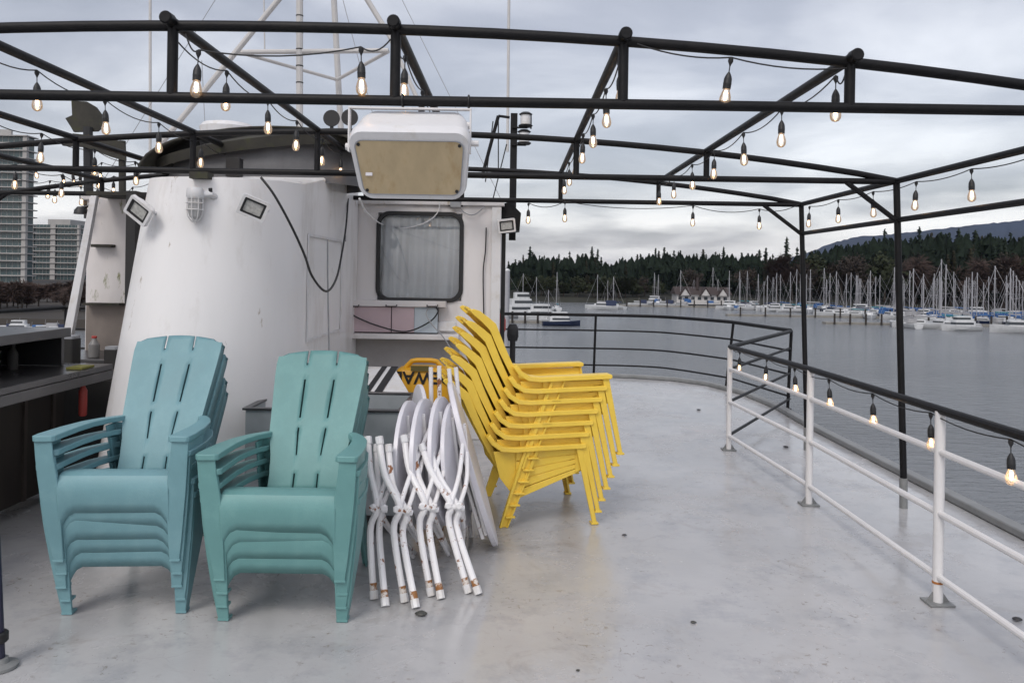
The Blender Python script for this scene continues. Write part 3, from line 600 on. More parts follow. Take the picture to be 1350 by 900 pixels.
# ---------------------------------------------------------------- resin chairs, teal
def teal_proto(mt, label, group):
    root = thing('deck_chair', label, 'chair', (0, 0, 0), group)
    # seat with rolled front and arched apron
    prof = [(.030, .225), (.012, .27), (.004, .32), (.006, .355), (.022, .380), (.05, .390), (.12, .384), (.25, .350), (.38, .310), (.47, .285)]
    xs = [-.262, -.255, -.24, -.22, -.19, -.13, 0, .13, .19, .22, .24, .255, .262]
    rows = []
    for y, z in prof:
        row = []
        for x in xs:
            zz = z; yy = y
            if z < .30 and y < .1:
                a = abs(x); dz = 0 if a < .19 else ((a-.19)/.072)**2*.085
                zz = z-dz; yy = y+dz*.15
            row.append((x, yy, zz))
        rows.append(row)
    MB().grid(rows).build('seat', mt, root, solid=.012, bevel=0)
    # backrest : three slats joined by short bridges
    ctrl = [(0, .445, .275, .183), (.12, .475, .355, .180), (.27, .525, .455, .190), (.40, .572, .545, .213), (.55, .632, .640, .222), (.75, .715, .775, .236), (.9, .775, .868, .243), (1.0, .812, .930, .240)]
    def at(s):
        for a, b in zip(ctrl[:-1], ctrl[1:]):
            if s <= b[0]+1e-9:
                t = (s-a[0])/(b[0]-a[0]); return [a[i]+(b[i]-a[i])*t for i in (1, 2, 3)]
        return list(ctrl[-1][1:])
    ss = [0, .06, .13, .16, .25, .40, .43, .46, .50, .64, .68, .77, .84, .88, .96, 1.0]
    slots = [(0, .13), (.25, .43), (.50, .77), (.88, 1.0)]
    def insl(a, b): return any(x0-1e-6 <= a and b <= x1+1e-6 for x0, x1 in slots)
    cols = [-1, -.93, -.8, -.6, -.42, -.357, -.313, -.2, 0, .2, .313, .357, .42, .6, .8, .93, 1]
    bm_ = MB(); ids = []
    for s in ss:
        y, z, w2 = at(s); row = []
        for c_ in cols:
            curve = .018*(c_*c_); zz = z; yy = y-curve
            if s > .99: zz -= .030*c_*c_+(.016 if abs(c_) > .9 else 0); yy -= .012*c_*c_
            if s > .95 and s < .99 and abs(c_) > .9: zz -= .01
            row.append(bm_.av((c_*w2, yy, zz)))
        ids.append(row)
    for i in range(len(ss)-1):
        for k in range(len(cols)-1):
            if cols[k] in (-.357, .313) and insl(ss[i], ss[i+1]): continue
            bm_.af((ids[i][k], ids[i][k+1], ids[i+1][k+1], ids[i+1][k]))
    # rearward side flanges
    for c_ in (-1, 1):
        prev = None
        for i, s in enumerate(ss):
            y, z, w2 = at(s); a = ids[i][0 if c_ < 0 else -1]; v = bm_.v[a]
            q = bm_.av((v.x+c_*.004, v.y+.036, v.z-.018))
            if prev: bm_.af((prev[0], a, q, prev[1]))
            prev = (a, q)
    bm_.build('backrest', mt, root, solid=.011)
    for sx in (-1, 1):
        # arm plate with a downturned rim
        ol = [(.262, -.012), (.275, -.026), (.352, -.03), (.365, -.02), (.370, .03), (.360, .20), (.335, .35), (.295, .46), (.245, .55), (.215, .585), (.198, .57), (.205, .52), (.240, .44), (.262, .34), (.272, .22), (.266, .05)]
        zt = lambda y: .566-.02*max(0, y)-.03*max(0, y-.4)
        q = MB(); q.prism(ol, lambda p: (sx*p[0], p[1], zt(p[1])), lambda p: (sx*p[0]*.995, p[1], zt(p[1])-.026)); q.build('arm', mt, root, bevel=.004)
        # front leg : L shaped shell, wide panel tapering to the foot
        q = MB(); secs = []
        for z, xo, xi, yf, yb in ((.541, .358, .278, -.018, .19), (.48, .355, .272, -.014, .185), (.39, .349, .258, -.006, .17), (.30, .340, .250, .004, .150), (.22, .330, .249, .014, .13), (.12, .317, .249, .03, .105), (.0, .298, .250, .05, .095)):
            t_ = .011
            secs.append([(sx*xo, yf, z), (sx*xo, yb, z), (sx*(xo-t_), yb, z), (sx*(xo-t_), yf+t_, z), (sx*xi, yf+t_, z), (sx*xi, yf, z)])
        q.loft(secs).build('leg', mt, root, bevel=.003)
        MB().box(min(sx*.25, sx*.302), max(sx*.25, sx*.302), .048, .100, 0.0, .012).build('foot_pad', mt, root, bevel=.002)
        q = MB(); secs = []
        for z, xo, xi, yf, yb in ((.52, .255, .205, .44, .54), (.38, .258, .21, .50, .60), (.2, .262, .222, .60, .69), (.0, .268, .235, .71, .76)):
            t_ = .011
            secs.append([(sx*xo, yf, z), (sx*xo, yb, z), (sx*xi, yb, z), (sx*xi, yb-t_, z), (sx*(xo-t_), yb-t_, z), (sx*(xo-t_), yf, z)])
        q.loft(secs).build('leg', mt, root, bevel=.003)
    return root
def stack(proto, n, x, y, rz, step, labels, xs=1.0):
    """bottom chair first"""
    fwd = Matrix.Rotation(rz, 3, 'Z') @ Vector((0, -1, 0)); index_children(proto); rnd = random.Random(n); proto.scale = (xs, 1, 1)
    for i in range(n):
        o = proto if i == 0 else copy_tree(proto)
        o.location = Vector((x, y, 0.002))+fwd*(step[0]*i)+Vector((rnd.uniform(-.005, .005), rnd.uniform(-.003, .003), step[1]*i))
        o.rotation_euler = (0, 0, rz+rnd.uniform(-.012, .012)); o['label'] = labels[i]
def mid(a, b): return (a+b)/2
a, b = G(82, 806), G(230, 808); c5 = (a+b)/2
stack(teal_proto(TEAL, 'x', 'blue teal plastic chairs in the left stack'), 5, c5.x+.037, c5.y-.07, R(3.5), (.020, .066),
      ['blue teal deck chair at the bottom of the left stack, feet on the deck', 'blue teal deck chair, second from the bottom of the left stack', 'blue teal deck chair in the middle of the left stack of five', 'blue teal deck chair just under the top one of the left stack', 'blue teal deck chair on top of the left stack with its seat in view'], .90)
a, b = G(291, 814), G(445, 819); c4 = (a+b)/2
stack(teal_proto(TEALG, 'x', 'green teal plastic chairs in the middle stack'), 4, c4.x+.025, c4.y-.07, R(.5), (.020, .066),
      ['green teal deck chair at the bottom of the stack beside the folded tables', 'green teal deck chair, second from the bottom of the stack beside the folded tables', 'green teal deck chair just under the top one beside the folded tables', 'green teal deck chair on top of the stack beside the folded tables'], .95)

# ---------------------------------------------------------------- yellow chairs
def yellow_proto():
    root = thing('deck_chair', 'x', 'chair', (0, 0, 0), 'yellow plastic chairs in the right stack')
    W = .33
    # side view coordinates (d = distance behind the front foot, z)
    for sx in (-1, 1):
        X = lambda v: sx*v
        # arm: flat plate curving up into the back
        q = MB(); top = [(.065, .500), (.075, .507), (.30, .500), (.52, .492), (.585, .497), (.63, .522), (.662, .565)]
        bot = [(.685, .545), (.652, .500), (.60, .470), (.52, .462), (.30, .470), (.075, .477), (.065, .484)]
        q.prism(top+bot, lambda p: (X(W-.045-.03*(p[0] > .55)), p[0], p[1]), lambda p: (X(W+.045-.05*(p[0] > .6)), p[0], p[1])).build('arm', YEL, root, bevel=.004)
        # front leg
        q = MB(); q.prism([(.125, .475), (.083, .475), (-.014, .0), (.013, .0)], lambda p: (X(W+.032), p[0], p[1]), lambda p: (X(W+.018), p[0], p[1]))
        q.prism([(.092, .475), (.078, .475), (-.018, .0), (-.004, .0)], lambda p: (X(W-.03+.02*(.475-p[1])), p[0], p[1]), lambda p: (X(W+.017), p[0], p[1]))
        q.build('leg', YEL, root, bevel=.002)
        MB().box(min(X(W-.02), X(W+.033)), max(X(W-.02), X(W+.033)), -.024, .022, 0, .012).build('foot_pad', YEL, root, bevel=.002)
        # rear leg with stacking lugs
        l0, l1 = Vector((.40, .468)), Vector((.575, 0.0))
        q = MB(); q.prism([(.36, .468), (.455, .468), (.602, 0.0), (.548, 0.0)], lambda p: (X(W+.012), p[0], p[1]), lambda p: (X(W+.001), p[0], p[1]))
        q.prism([(.437, .468), (.455, .468), (.602, 0.0), (.588, 0.0)], lambda p: (X(W+.026), p[0], p[1]), lambda p: (X(W+.0125), p[0], p[1]))
        q.prism([(.36, .468), (.372, .468), (.559, 0.0), (.548, 0.0)], lambda p: (X(W+.026), p[0], p[1]), lambda p: (X(W+.0125), p[0], p[1]))
        for k in range(6):
            t = .03+k*.152; z = .468*(1-t)-.03; d0 = .372+(.559-.372)*(1-z/.468)
            q.box(min(X(W+.0125), X(W+.036)), max(X(W+.0125), X(W+.036)), d0-.026, d0+.032, z-.008, z+.002)
        q.build('leg', YEL, root, bevel=.0015)
        # side panel with slanted planks
        q = MB()
        fr_ = lambda p, o_: (X(W+o_), p[0], p[1])
        for k in range(5):      # four slanted boards with grooves between
            def lower(t, k): return (.075+(.50-.075)*t, .335-(.335-.165)*t+(k)*(.135*(1-t)+.30*t)/5)
            a0, a1 = lower(0, k+.0), lower(1, k+.0); b0, b1 = lower(0, k+.88), lower(1, k+.88)
            q.prism([a0, a1, b1, b0], lambda p: fr_(p, .005), lambda p: fr_(p, -.010))
        q.prism([(.078, .338), (.50, .168), (.60, .30), (.64, .46), (.078, .468)], lambda p: fr_(p, -.0105), lambda p: fr_(p, -.018))
        q.prism([(.085, .34), (.125, .325), (.125, .466), (.085, .466)], lambda p: fr_(p, .010), lambda p: fr_(p, .0025))
        q.build('side_panel', YEL, root, bevel=.0015)
    # seat planks
    q = MB()
    for k in range(6):
        y0 = .06+k*.078; y1 = y0+.071; z0 = .375-.24*(y0-.06)*1.0; z1 = .375-.24*(y1-.06)
        q.prism([(y0, z0), (y1, z1), (y1, z1-.014), (y0, z0-.014)], lambda p: (-W+.02, p[0], p[1]), lambda p: (W-.02, p[0], p[1]))
    q.prism([(.055, .374), (.066, .374), (.052, .30), (.041, .30)], lambda p: (-W+.0, p[0], p[1]), lambda p: (W-.0, p[0], p[1]))
    q.build('seat', YEL, root, bevel=.002)
    # backrest: five planks, curved top, bent headrest
    q = MB()
    bx = [-.265, -.163, -.157, -.057, -.051, .051, .057, .157, .163, .265]
    prof = [(.515, .235), (.575, .33), (.675, .515), (.750, .665), (.806, .80), (.865, .852), (.945, .910)]
    for k in range(5):
        x0, x1 = bx[2*k], bx[2*k+1]; hh = [-.045, -.012, 0, -.012, -.045][k]
        for j in range(len(prof)-1):
            (y0, z0), (y1, z1) = prof[j], prof[j+1]; w0 = .80+.2*min(1, j/4); w1 = .80+.2*min(1, (j+1)/4)
            if j == len(prof)-2: y1 += hh*.8; z1 += hh
            nx, nz = (z1-z0), -(y1-y0); ln = math.hypot(nx, nz); nx, nz = nx/ln*.012, nz/ln*.012
            ya, za, yb, zb2 = y0+nx, z0+nz, y1+nx, z1+nz
            q.loft([[(x0*w0, y0, z0), (x1*w0, y0, z0), (x1*w0, ya, za), (x0*w0, ya, za)], [(x0*w1, y1, z1), (x1*w1, y1, z1), (x1*w1, yb, zb2), (x0*w1, yb, zb2)]])
    q.build('backrest', YEL, root, ang=25)
    for sx in (-1, 1):      # side frames of the back: wide band seen from the side
        f_ = [(.498, .228), (.56, .325), (.655, .51), (.728, .665), (.790, .812), (.835, .850), (.895, .893), (.935, .905)]
        b_ = [(.955, .892), (.938, .872), (.884, .827), (.829, .772), (.770, .642), (.688, .487), (.597, .322), (.534, .225)]
        q = MB(); wd = lambda d: .272*(.82+.18*min(1, max(0, (d-.5)/.35)))
        q.prism(f_+b_, lambda p: (sx*(wd(p[0])+.012), p[0], p[1]), lambda p: (sx*(wd(p[0])-.004), p[0], p[1])).build('back_frame', YEL, root, bevel=.003)
    return root
YR = R(90+10); a = G(783, 690)
fwd = Matrix.Rotation(YR, 3, 'Z') @ Vector((0, -1, 0)); sid = Matrix.Rotation(YR, 3, 'Z') @ Vector((1, 0, 0))
# near side is local -x when facing +X
near = sid if sid.y < 0 else -sid
base = Vector((a.x, a.y, 0))-near*.34
yl = ['at the bottom of the yellow stack, whole side panel visible', 'second from the bottom of the yellow stack', 'third from the bottom of the yellow stack', 'in the middle of the yellow stack of seven', 'third from the top of the yellow stack', 'just under the top one of the yellow stack', 'on top of the yellow stack with its plank seat visible']
stack(yellow_proto(), 7, base.x, base.y, YR, (.026, .0715), ['yellow plank style deck chair '+q_ for q_ in yl])

# ---------------------------------------------------------------- folded bistro tables
def bent(p, r, mt, nm, root, n=5):
    q = [Vector(x) for x in p]; out_ = []
    for i in range(len(q)-1):
        p0, p1, p2, p3 = q[max(i-1, 0)], q[i], q[i+1], q[min(i+2, len(q)-1)]
        for k in range(n):
            t = k/n; out_.append(0.5*((2*p1)+(p2-p0)*t+(2*p0-5*p1+4*p2-p3)*t*t+(3*p1-p0-3*p2+p3)*t**3))
    out_.append(q[-1]); return MB().tube(out_, r, 10).build(nm, mt, root)
RSTB = mat('rusted_tube_end', (0.62, 0.58, 0.54), .6, .1, 9, c2=(0.26, 0.11, 0.03), thr=.44, soft=.04, s2=24)
tabs = [  # pairs of tubes: top, above hub, hub, lower bend, foot (photo pixels), disc centre x,y px
 (([(485, 578), (488, 620), (497, 668), (488, 700), (493, 786)], [(496, 588), (498, 640), (503, 672), (500, 705), (508, 796)]), (540, 612), 'leftmost folded round table, beside the green teal chairs', .0),
 (([(500, 578), (507, 625), (527, 668), (519, 700), (533, 790)], [(512, 588), (518, 640), (536, 676), (531, 706), (548, 798)]), (562, 610), 'folded round table with rusty legs, second from the left', .02),
 (([(533, 576), (540, 620), (560, 664), (553, 695), (568, 782)], [(545, 586), (552, 630), (570, 672), (566, 700), (581, 786)]), (586, 606), 'folded round table, third from the left', .05),
 (([(556, 588), (570, 625), (594, 664), (592, 690), (617, 778)], [(567, 594), (580, 630), (604, 670), (602, 695), (630, 780)]), (604, 612), 'folded round table nearest the yellow chairs, legs leaning right', .08)]
for i, (prs, dc, lab, lean) in enumerate(tabs):
    foot = G(*prs[0][-1]); Zf = foot.y
    t = thing('folded_table', 'white '+lab, 'folding table', (foot.x, foot.y, 0), 'folded white tables')
    zs = [Zf+.18, Zf+.12, Zf+.05, Zf+.05, Zf]
    hubs = []
    for j, pr_ in enumerate(prs):
        pp = [P(px, py, zz+.02*j) for (px, py), zz in zip(pr_, zs)]
        pp[-1] = G(*pr_[-1], z=.012)
        bent(pp, .0165, RUSTW, 'leg', t)
        hubs.append(pp[2])
        for q_, e_ in ((pp[0], .016), (pp[-1], 0)):
            d = (pp[0]-pp[1]).normalized() if e_ else (pp[-1]-pp[-2]).normalized()
            MB().tube([q_-d*.028, q_+d*.010], .0205, 8).build('end_cap', WPL, t)
            if not e_: MB().tube([q_-d*.062, q_-d*.029], .0172, 10).build('rust_band', RSTB, t)
    hb = (hubs[0]+hubs[1])/2
    q = MB(); q.tube([hubs[0]+Vector((-.025, -.012, -.004)), hubs[1]+Vector((.03, -.012, .004))], .014, 10)
    for s_ in (-1, 1): q.lathe([(.014, -.010), (.021, -.005), (.021, .004), (.018, .008)], hb+Vector((s_*.026, -.024, .010)), 6, ax='Y')
    q.build('hub', RUSTW, t)
    Zd = Zf+.52; dcv = P(dc[0], dc[1], Zd)
    dcv.z = max(dcv.z, .40)
    # second pair of legs going back along the top
    for j in range(2):
        h_ = hubs[j]
        bent([h_, h_+Vector((.035, .14, .13)), Vector((dcv.x+.03+.0*j, dcv.y-.04+.05*j, dcv.z+.22))], .0115, RUSTW, 'leg', t)
        bent([h_, h_+Vector((.02, .12, -.12)), Vector((dcv.x+.03, dcv.y-.02+.06*j, .013))], .0115, RUSTW, 'leg', t)
    q = MB(); r_ = .345
    q.M = Matrix.Translation(dcv) @ Matrix.Rotation(R(-5-i), 4, 'Z') @ Matrix.Rotation(R(-3-lean*60), 4, 'Y')
    q.lathe([(r_-.008, -.014), (r_, -.010), (r_, .010), (r_-.008, .014)], seg=56, ax='X'); q.build('tabletop', WTOP, t)
    q = MB(); q.M = Matrix.Translation(dcv) @ Matrix.Rotation(R(-5-i), 4, 'Z') @ Matrix.Rotation(R(-3-lean*60), 4, 'Y')
    for yy in (-.09, .09): q.box(.0145, .030, yy-.012, yy+.012, -.28, .28)
    q.build('batten', WPL, t)
# table leaning on the yellow chairs
bt, tp = G(655, 697), P(592, 508, 4.42)
t = thing('folded_table', 'larger white round table leaning against the yellow chairs', 'folding table', (bt.x, 4.5, 0), 'folded white tables')
Ax = Vector((tp.x-bt.x, 0, tp.z)); hl = Ax.length/2; ang = math.atan2(Ax.x, Ax.z); cc = Vector(((tp.x+bt.x)/2, 4.47, tp.z/2+.012))
Mx = Matrix.Translation(cc) @ Matrix.Rotation(R(2.9), 4, 'Z') @ Matrix.Rotation(ang, 4, 'Y')
q = MB(); q.M = Mx; n_ = 60
q.loft([[(xx, .30*k_*math.cos(2*math.pi*k/n_), hl*k_*math.sin(2*math.pi*k/n_)) for k in range(n_)] for xx, k_ in ((-.016, .985), (-.012, 1), (.012, 1), (.016, .985))]).build('tabletop', WTOP, t)
q = MB(); q.M = Mx
for yy in (-.16, .16): q.box(-.034, -.0165, yy-.014, yy+.014, -.36, .36)
q.build('batten', WPL, t)
q = MB(); q.M = Mx
q.tube([(-.05, -.15, .30), (-.06, -.1, .0), (-.05, -.15, -.38)], .011, 8); q.tube([(-.05, .12, .30), (-.075, .1, .0), (-.05, .12, -.38)], .011, 8)
q.build('leg', RUSTW, t)
# one more table folded behind
dcv = P(553, 590, 4.62); t = thing('folded_table', 'white folded round table standing furthest back, its top edge above the others', 'folding table', (dcv.x, 4.6, 0), 'folded white tables')
q = MB(); q.M = Matrix.Translation((dcv.x, 4.62, .50)) @ Matrix.Rotation(R(14), 4, 'Z'); q.lathe([(.385, -.014), (.393, -.010), (.393, .010), (.385, .014)], seg=56, ax='X'); q.build('tabletop', WTOP, t)
for a_, b_ in (((568, 484), (570, 640)), ((579, 482), (581, 640)), ((592, 486), (606, 640)), ((601, 484), (615, 640))):
    z_ = 4.62; q = MB(); u_, v_ = P(*a_, z_), P(*b_, z_); v_ = u_+(v_-u_)*1.0
    k_ = u_.z/(u_.z-v_.z); v_ = u_+(v_-u_)*k_*.995
    q.tube([u_, v_], .013, 8); q.build('leg', RUSTW, t)

# ---------------------------------------------------------------- boxes behind
cfz = P(545, 543, 4.55)
t = thing('steel_bin', 'open topped grey steel bin behind the teal chairs and tables', 'bin', (-1.1, 4.8, 0))
x0, x1, y0, y1, zt = P(322, 545, 4.6).x, P(529, 545, 4.6).x, 4.62, 5.30, P(430, 543, 4.6).z
for nm, bx_ in (('front_panel', (x0, x1, y0, y0+.02, .12, zt)), ('back_panel', (x0, x1, y1-.02, y1, .12, zt)), ('side_panel', (x0, x0+.02, y0+.021, y1-.021, .12, zt)), ('side_panel', (x1-.02, x1, y0+.021, y1-.021, .12, zt)), ('floor_panel', (x0+.02, x1-.02, y0+.02, y1-.02, .30, .32))):
    MB().box(*bx_).build(nm, GALV, t, bevel=.003)
MB().ring([(x0-.015, y0-.015), (x1+.015, y0-.015), (x1+.015, y1+.015), (x0-.015, y1+.015)], [(x0+.025, y0+.025), (x1-.025, y0+.025), (x1-.025, y1-.025), (x0+.025, y1-.025)], lambda p: (*p, zt+.002), lambda p: (*p, zt+.016)).build('rim', STEEL, t, bevel=.003)
for x in (x0+.03, x1-.03):
    for y in (y0+.03, y1-.03): MB().tube([(x, y, 0), (x, y, .12)], .018, 8).build('leg', STEEL, t)
# cooler with striped lid
t = thing('cooler', 'grey steel cooler with a sloping white lid and two black stripes', 'cooler', (-1.0, 5.5, 0))
f0, f1 = P(466, 520, 5.32), P(540, 520, 5.32); r0, r1 = P(455, 483, 6.0), P(518, 481, 6.0)
SK = -.21; lx0, lx1 = f0.x-.12, f1.x; ly0, ly1 = 5.34, 6.0; lz0 = P(500, 519, 5.34).z; lz1 = P(500, 483, 6.0).z
q = MB(); q.loft([[(lx0+.02, ly0+.02, z), (lx1-.02, ly0+.02, z), (lx1+SK*.95-.02, ly1-.02, z), (lx0+SK*.95+.02, ly1-.02, z)] for z in (.10, lz0-.07)]).build('body', GALV, t, bevel=.006)
q = MB(); q.loft([[(lx0, ly0, z), (lx1, ly0, z), (lx1+SK, ly1, z2), (lx0+SK, ly1, z2)] for z, z2 in ((lz0-.068, lz0-.068), (lz0, lz1))]).build('lid', WPL, t, bevel=.004)
for s0, s1 in ((.36, .44), (.50, .61)):
    xa, xb = lx0+(lx1-lx0)*s0, lx0+(lx1-lx0)*s1
    q = MB(); q.prism([(ly0+.002, lz0+.0025), (ly0+.002, lz0+.004), (ly1-.002, lz1+.004), (ly1-.002, lz1+.0025)], lambda p: (xa+(.02 if p[0] > ly0+.1 else 0), *p), lambda p: (xb+(.02 if p[0] > ly0+.1 else 0), *p)).build('stripe', RUB, t)
for x in (lx0-.02, lx1-.19):
    for y in (ly0+.1, ly1-.1): MB().tube([(x, y, 0), (x, y, .10)], .02, 8).build('foot', RUB, t)
# yellow jobsite box
a, b_ = P(524, 500, 6.2), P(592, 500, 6.2); zt = P(555, 492, 6.2).z
t = thing('jobsite_box', 'yellow jobsite power box with a big carrying handle and black lettering upside down', 'tool box', ((a.x+b_.x)/2, 6.3, 0))
x0, x1 = a.x-.03, b_.x; y0, y1 = 6.2, 6.55; xm = (x0+x1)/2
def sec_(z, ins): return [(x, y, z) for x, y in rrect(x0+ins, x1-ins, y0+ins, y1-ins, .05, 5)]
MB().loft([sec_(.012, .04), sec_(.05, .01), sec_(zt-.30, .01)]).build('body', RUB, t)
MB().loft([sec_(zt-.298, .0), sec_(zt-.03, .0), sec_(zt+.02, .02), sec_(zt+.035, .07)]).build('cover', YEL2, t)
hp = [(x0+.05, y0+.1, zt-.04), (x0+.09, y0+.1, zt+.045), (x0+.13, y0+.1, zt+.085), (x0+.17, y0+.1, zt+.092), (x1-.15, y0+.1, zt+.092), (x1-.11, y0+.1, zt+.085), (x1-.07, y0+.1, zt+.045), (x1-.03, y0+.1, zt-.04)]
MB().tube(hp, .020, 12).build('handle', YEL2, t)
MB().box(xm-.085, xm+.06, y0-.006, y0-.001, P(550, 489, 6.2).z, P(550, 482, 6.2).z).build('badge', mat('olive_badge', (0.10, 0.08, 0.02), 0.5, 0.1), t)
cu_ = bpy.data.curves.new('lettering', 'FONT'); cu_.body = 'DEWALT'; cu_.size = .135; cu_.extrude = .002; cu_.offset = .003; cu_.align_x = 'CENTER'; cu_.align_y = 'CENTER'
tmp = bpy.data.objects.new('tmp', cu_); col.objects.link(tmp); bpy.context.view_layer.update()
me = bpy.data.meshes.new_from_object(tmp.evaluated_get(bpy.context.evaluated_depsgraph_get())); bpy.data.objects.remove(tmp)
me.transform(Matrix.Translation((P(552, 497, 6.2).x, y0-.003, P(552, 497, 6.2).z)) @ Matrix.Rotation(R(180), 4, 'Y') @ Matrix.Rotation(R(90), 4, 'X') ); me.transform(Matrix.Translation(-ORG[t]))
o = bpy.data.objects.new('lettering', me); me.name = 'lettering'; me.materials.clear(); me.materials.append(RUB); col.objects.link(o); o.parent = t

# ---------------------------------------------------------------- steel bar
t = thing('bar_counter', 'stainless steel bar counter with a raised back shelf along the left side', 'bar counter', (-3.1, 4.4, 0))
fe = -2.72; bk_ = -3.5; ys, ye = 2.6, P(147, 487, 5.35).y
MB().box(bk_, fe, ys, ye, .862, .90).build('counter_top', STEEL, t, bevel=.004)
MB().box(fe-.012, fe+.004, ys, ye, .80, .860).build('front_edge', STEEL, t, bevel=.002)
MB().box(bk_, fe-.30, ys+.1, ye-.05, .10, .858).build('cabinet', DWOOD, t)
q = MB()
for k in range(9): y = ys+.15+k*.3; q.box(fe-.30, fe-.285, y, y+.03, .1, .858)
q.build('panel_rib', mat('brown_rib', (0.045, 0.036, 0.03), 0.6, 0.3), t)
MB().box(-3.52, -2.95, ys, 5.25, 1.09, 1.15).build('upper_shelf', STEEL, t, bevel=.005)
MB().box(-3.50, -3.47, ys, 5.22, .902, 1.088).build('back_board', DWOOD, t)
MB().box(-3.46, -2.98, 5.19, 5.22, .902, 1.088).build('end_panel', STEEL, t)
for y in (3.4, 4.3, 5.3): 
    if y < 5: MB().tube([(-2.80, y-.2, 0), (-2.80, y-.2, .86)], .02, 10).build('leg', STEEL, t)
MB().box(-3.3, -2.78, 2.9, 4.15, .50, .56).build('lower_shelf', STEEL, t, bevel=.004)
for y in (3.5, 3.56): MB().tube([(-2.55, y, 0), (-2.55, y, .52)], .014, 8).build('tube_leg', STEEL, t)
def bottle(label, loc, h, mt, cap, r=.03):
    t = thing('bottle', label, 'bottle', loc)
    MB().lathe([(r, 0), (r*1.05, .01), (r*1.05, h*.6), (r*.5, h*.78), (r*.4, h*.9)], loc, 14).build('body', mt, t)
    MB().lathe([(r*.48, h*.9), (r*.5, h*.91), (r*.5, h), (r*.45, h*1.01)], loc, 12).build('cap', cap, t)
PLG = mat('grey_plastic', (0.18, 0.175, 0.17), 0.4, 0.1); PLW = mat('clear_plastic', (0.45, 0.42, 0.42), 0.25, 0.15)
bottle('pale spray bottle on the counter under the shelf', (-3.12, 4.72, .902), .16, PLW, PLG)
bottle('dark bottle on the counter under the shelf, right of the spray bottle', (-3.15, 4.95, .902), .17, DARK, RUB)
bottle('short grey canister on the counter beside the black machine', (-3.0, 4.05, .902), .12, PLG, PLG, .035)
loc = Vector((-3.15, 3.95, .902)); t = thing('card_machine', 'black box shaped machine on the steel counter at the left edge', 'machine', loc)
MB().box(-3.35, -3.05, 3.5, 3.95, .903, 1.0).build('body', RUB, t, bevel=.01); MB().box(-3.32, -3.08, 3.53, 3.92, 1.002, 1.03).build('lid', DARK, t, bevel=.008)
MB().lathe([(.012, 0), (.012, .006)], (-3.10, 3.50-.012, .94), 12, ax='Y').build('button', WPL, t)
t = thing('galley_cabinet', 'dark low cabinet in the gap between the bar counter and the casing', 'cabinet', (-3.1, 5.9, 0))
MB().box(-3.6, -2.78, 5.55, 6.15, .004, .80).build('body', DWOOD, t)
for x in (-3.58, -3.18): MB().box(x, x+.38, 5.53, 5.548, .06, .76).build('door', DARK, t, bevel=.003)
kit = [(-3.30, 4.45, .16, 'stacked dark trays at the back of the steel counter'), (-3.32, 4.85, .12, 'low dark box at the back of the steel counter near its end'), (-3.28, 3.2, .14, 'dark bin on the steel counter at the left edge of the picture')]
for x, y, h_, lab in kit:
    t = thing('tray_stack', lab, 'trays', (x, y, .902)); n_ = 4
    for k in range(n_): MB().loft([[(x+a_*s_, y+b_*s_, .903+h_*(k+f_)/n_) for a_, b_ in rrect(-.09, .09, -.13, .13, .02, 3)] for f_, s_ in ((0, .93), (.85, 1.0))]).build('tray', (RUB, GREYM)[k % 2], t)
def pot(lab, x, y, z, r, h_, mt):
    t = thing('cooking_pot', lab, 'pot', (x, y, z)); MB().lathe([(r*.95, 0), (r, .01), (r, h_), (r*1.05, h_+.004), (r*1.0, h_+.008)], (x, y, z), 20).build('body', mt, t)
    for s_ in (-1, 1): MB().tube([(x+s_*r, y-.03, z+h_*.7), (x+s_*(r+.03), y-.03, z+h_*.72), (x+s_*(r+.03), y+.03, z+h_*.72), (x+s_*r, y+.03, z+h_*.7)], .006, 8).build('handle', mt, t)
pot('dented steel pot on the low shelf under the bar', -3.0, 3.9, .561, .12, .16, STEEL)
pot('black pot on the low shelf under the bar, nearer the camera', -3.0, 3.45, .561, .11, .12, RUB)
ex = P(109, 548, 5.2); t = thing('fire_extinguisher', 'red fire extinguisher under the end of the steel counter', 'fire extinguisher', ex)
MB().lathe([(.02, 0), (.026, .01), (.026, .17), (.012, .20), (.010, .22)], ex, 14).build('cylinder', RED, t); MB().tube([ex+Vector((0, 0, .21)), ex+Vector((0, -.03, .235))], .01, 8).build('valve', RUB, t)
for i, (x, y, z, w2_, h2_, lab) in enumerate(((-3.3, 5.85, .80, .12, .22, 'tall dark container on the galley cabinet beside the casing'), (-3.0, 5.9, .80, .10, .14, 'small dark container on the galley cabinet, nearest the casing'))):
    t = thing('container', lab, 'container', (x, y, z+.002)); MB().loft([[(x+a_, y+b_, z+.003+q_) for a_, b_ in rrect(-w2_/2, w2_/2, -w2_/2, w2_/2, .02, 4)] for q_ in (0, h2_)]).build('body', DARK, t, bevel=.004); MB().loft([[(x+a_, y+b_, z+.004+h2_+q_) for a_, b_ in rrect(-w2_*.45, w2_*.45, -w2_*.45, w2_*.45, .02, 4)] for q_ in (0, .02)]).build('lid', GREYM, t)
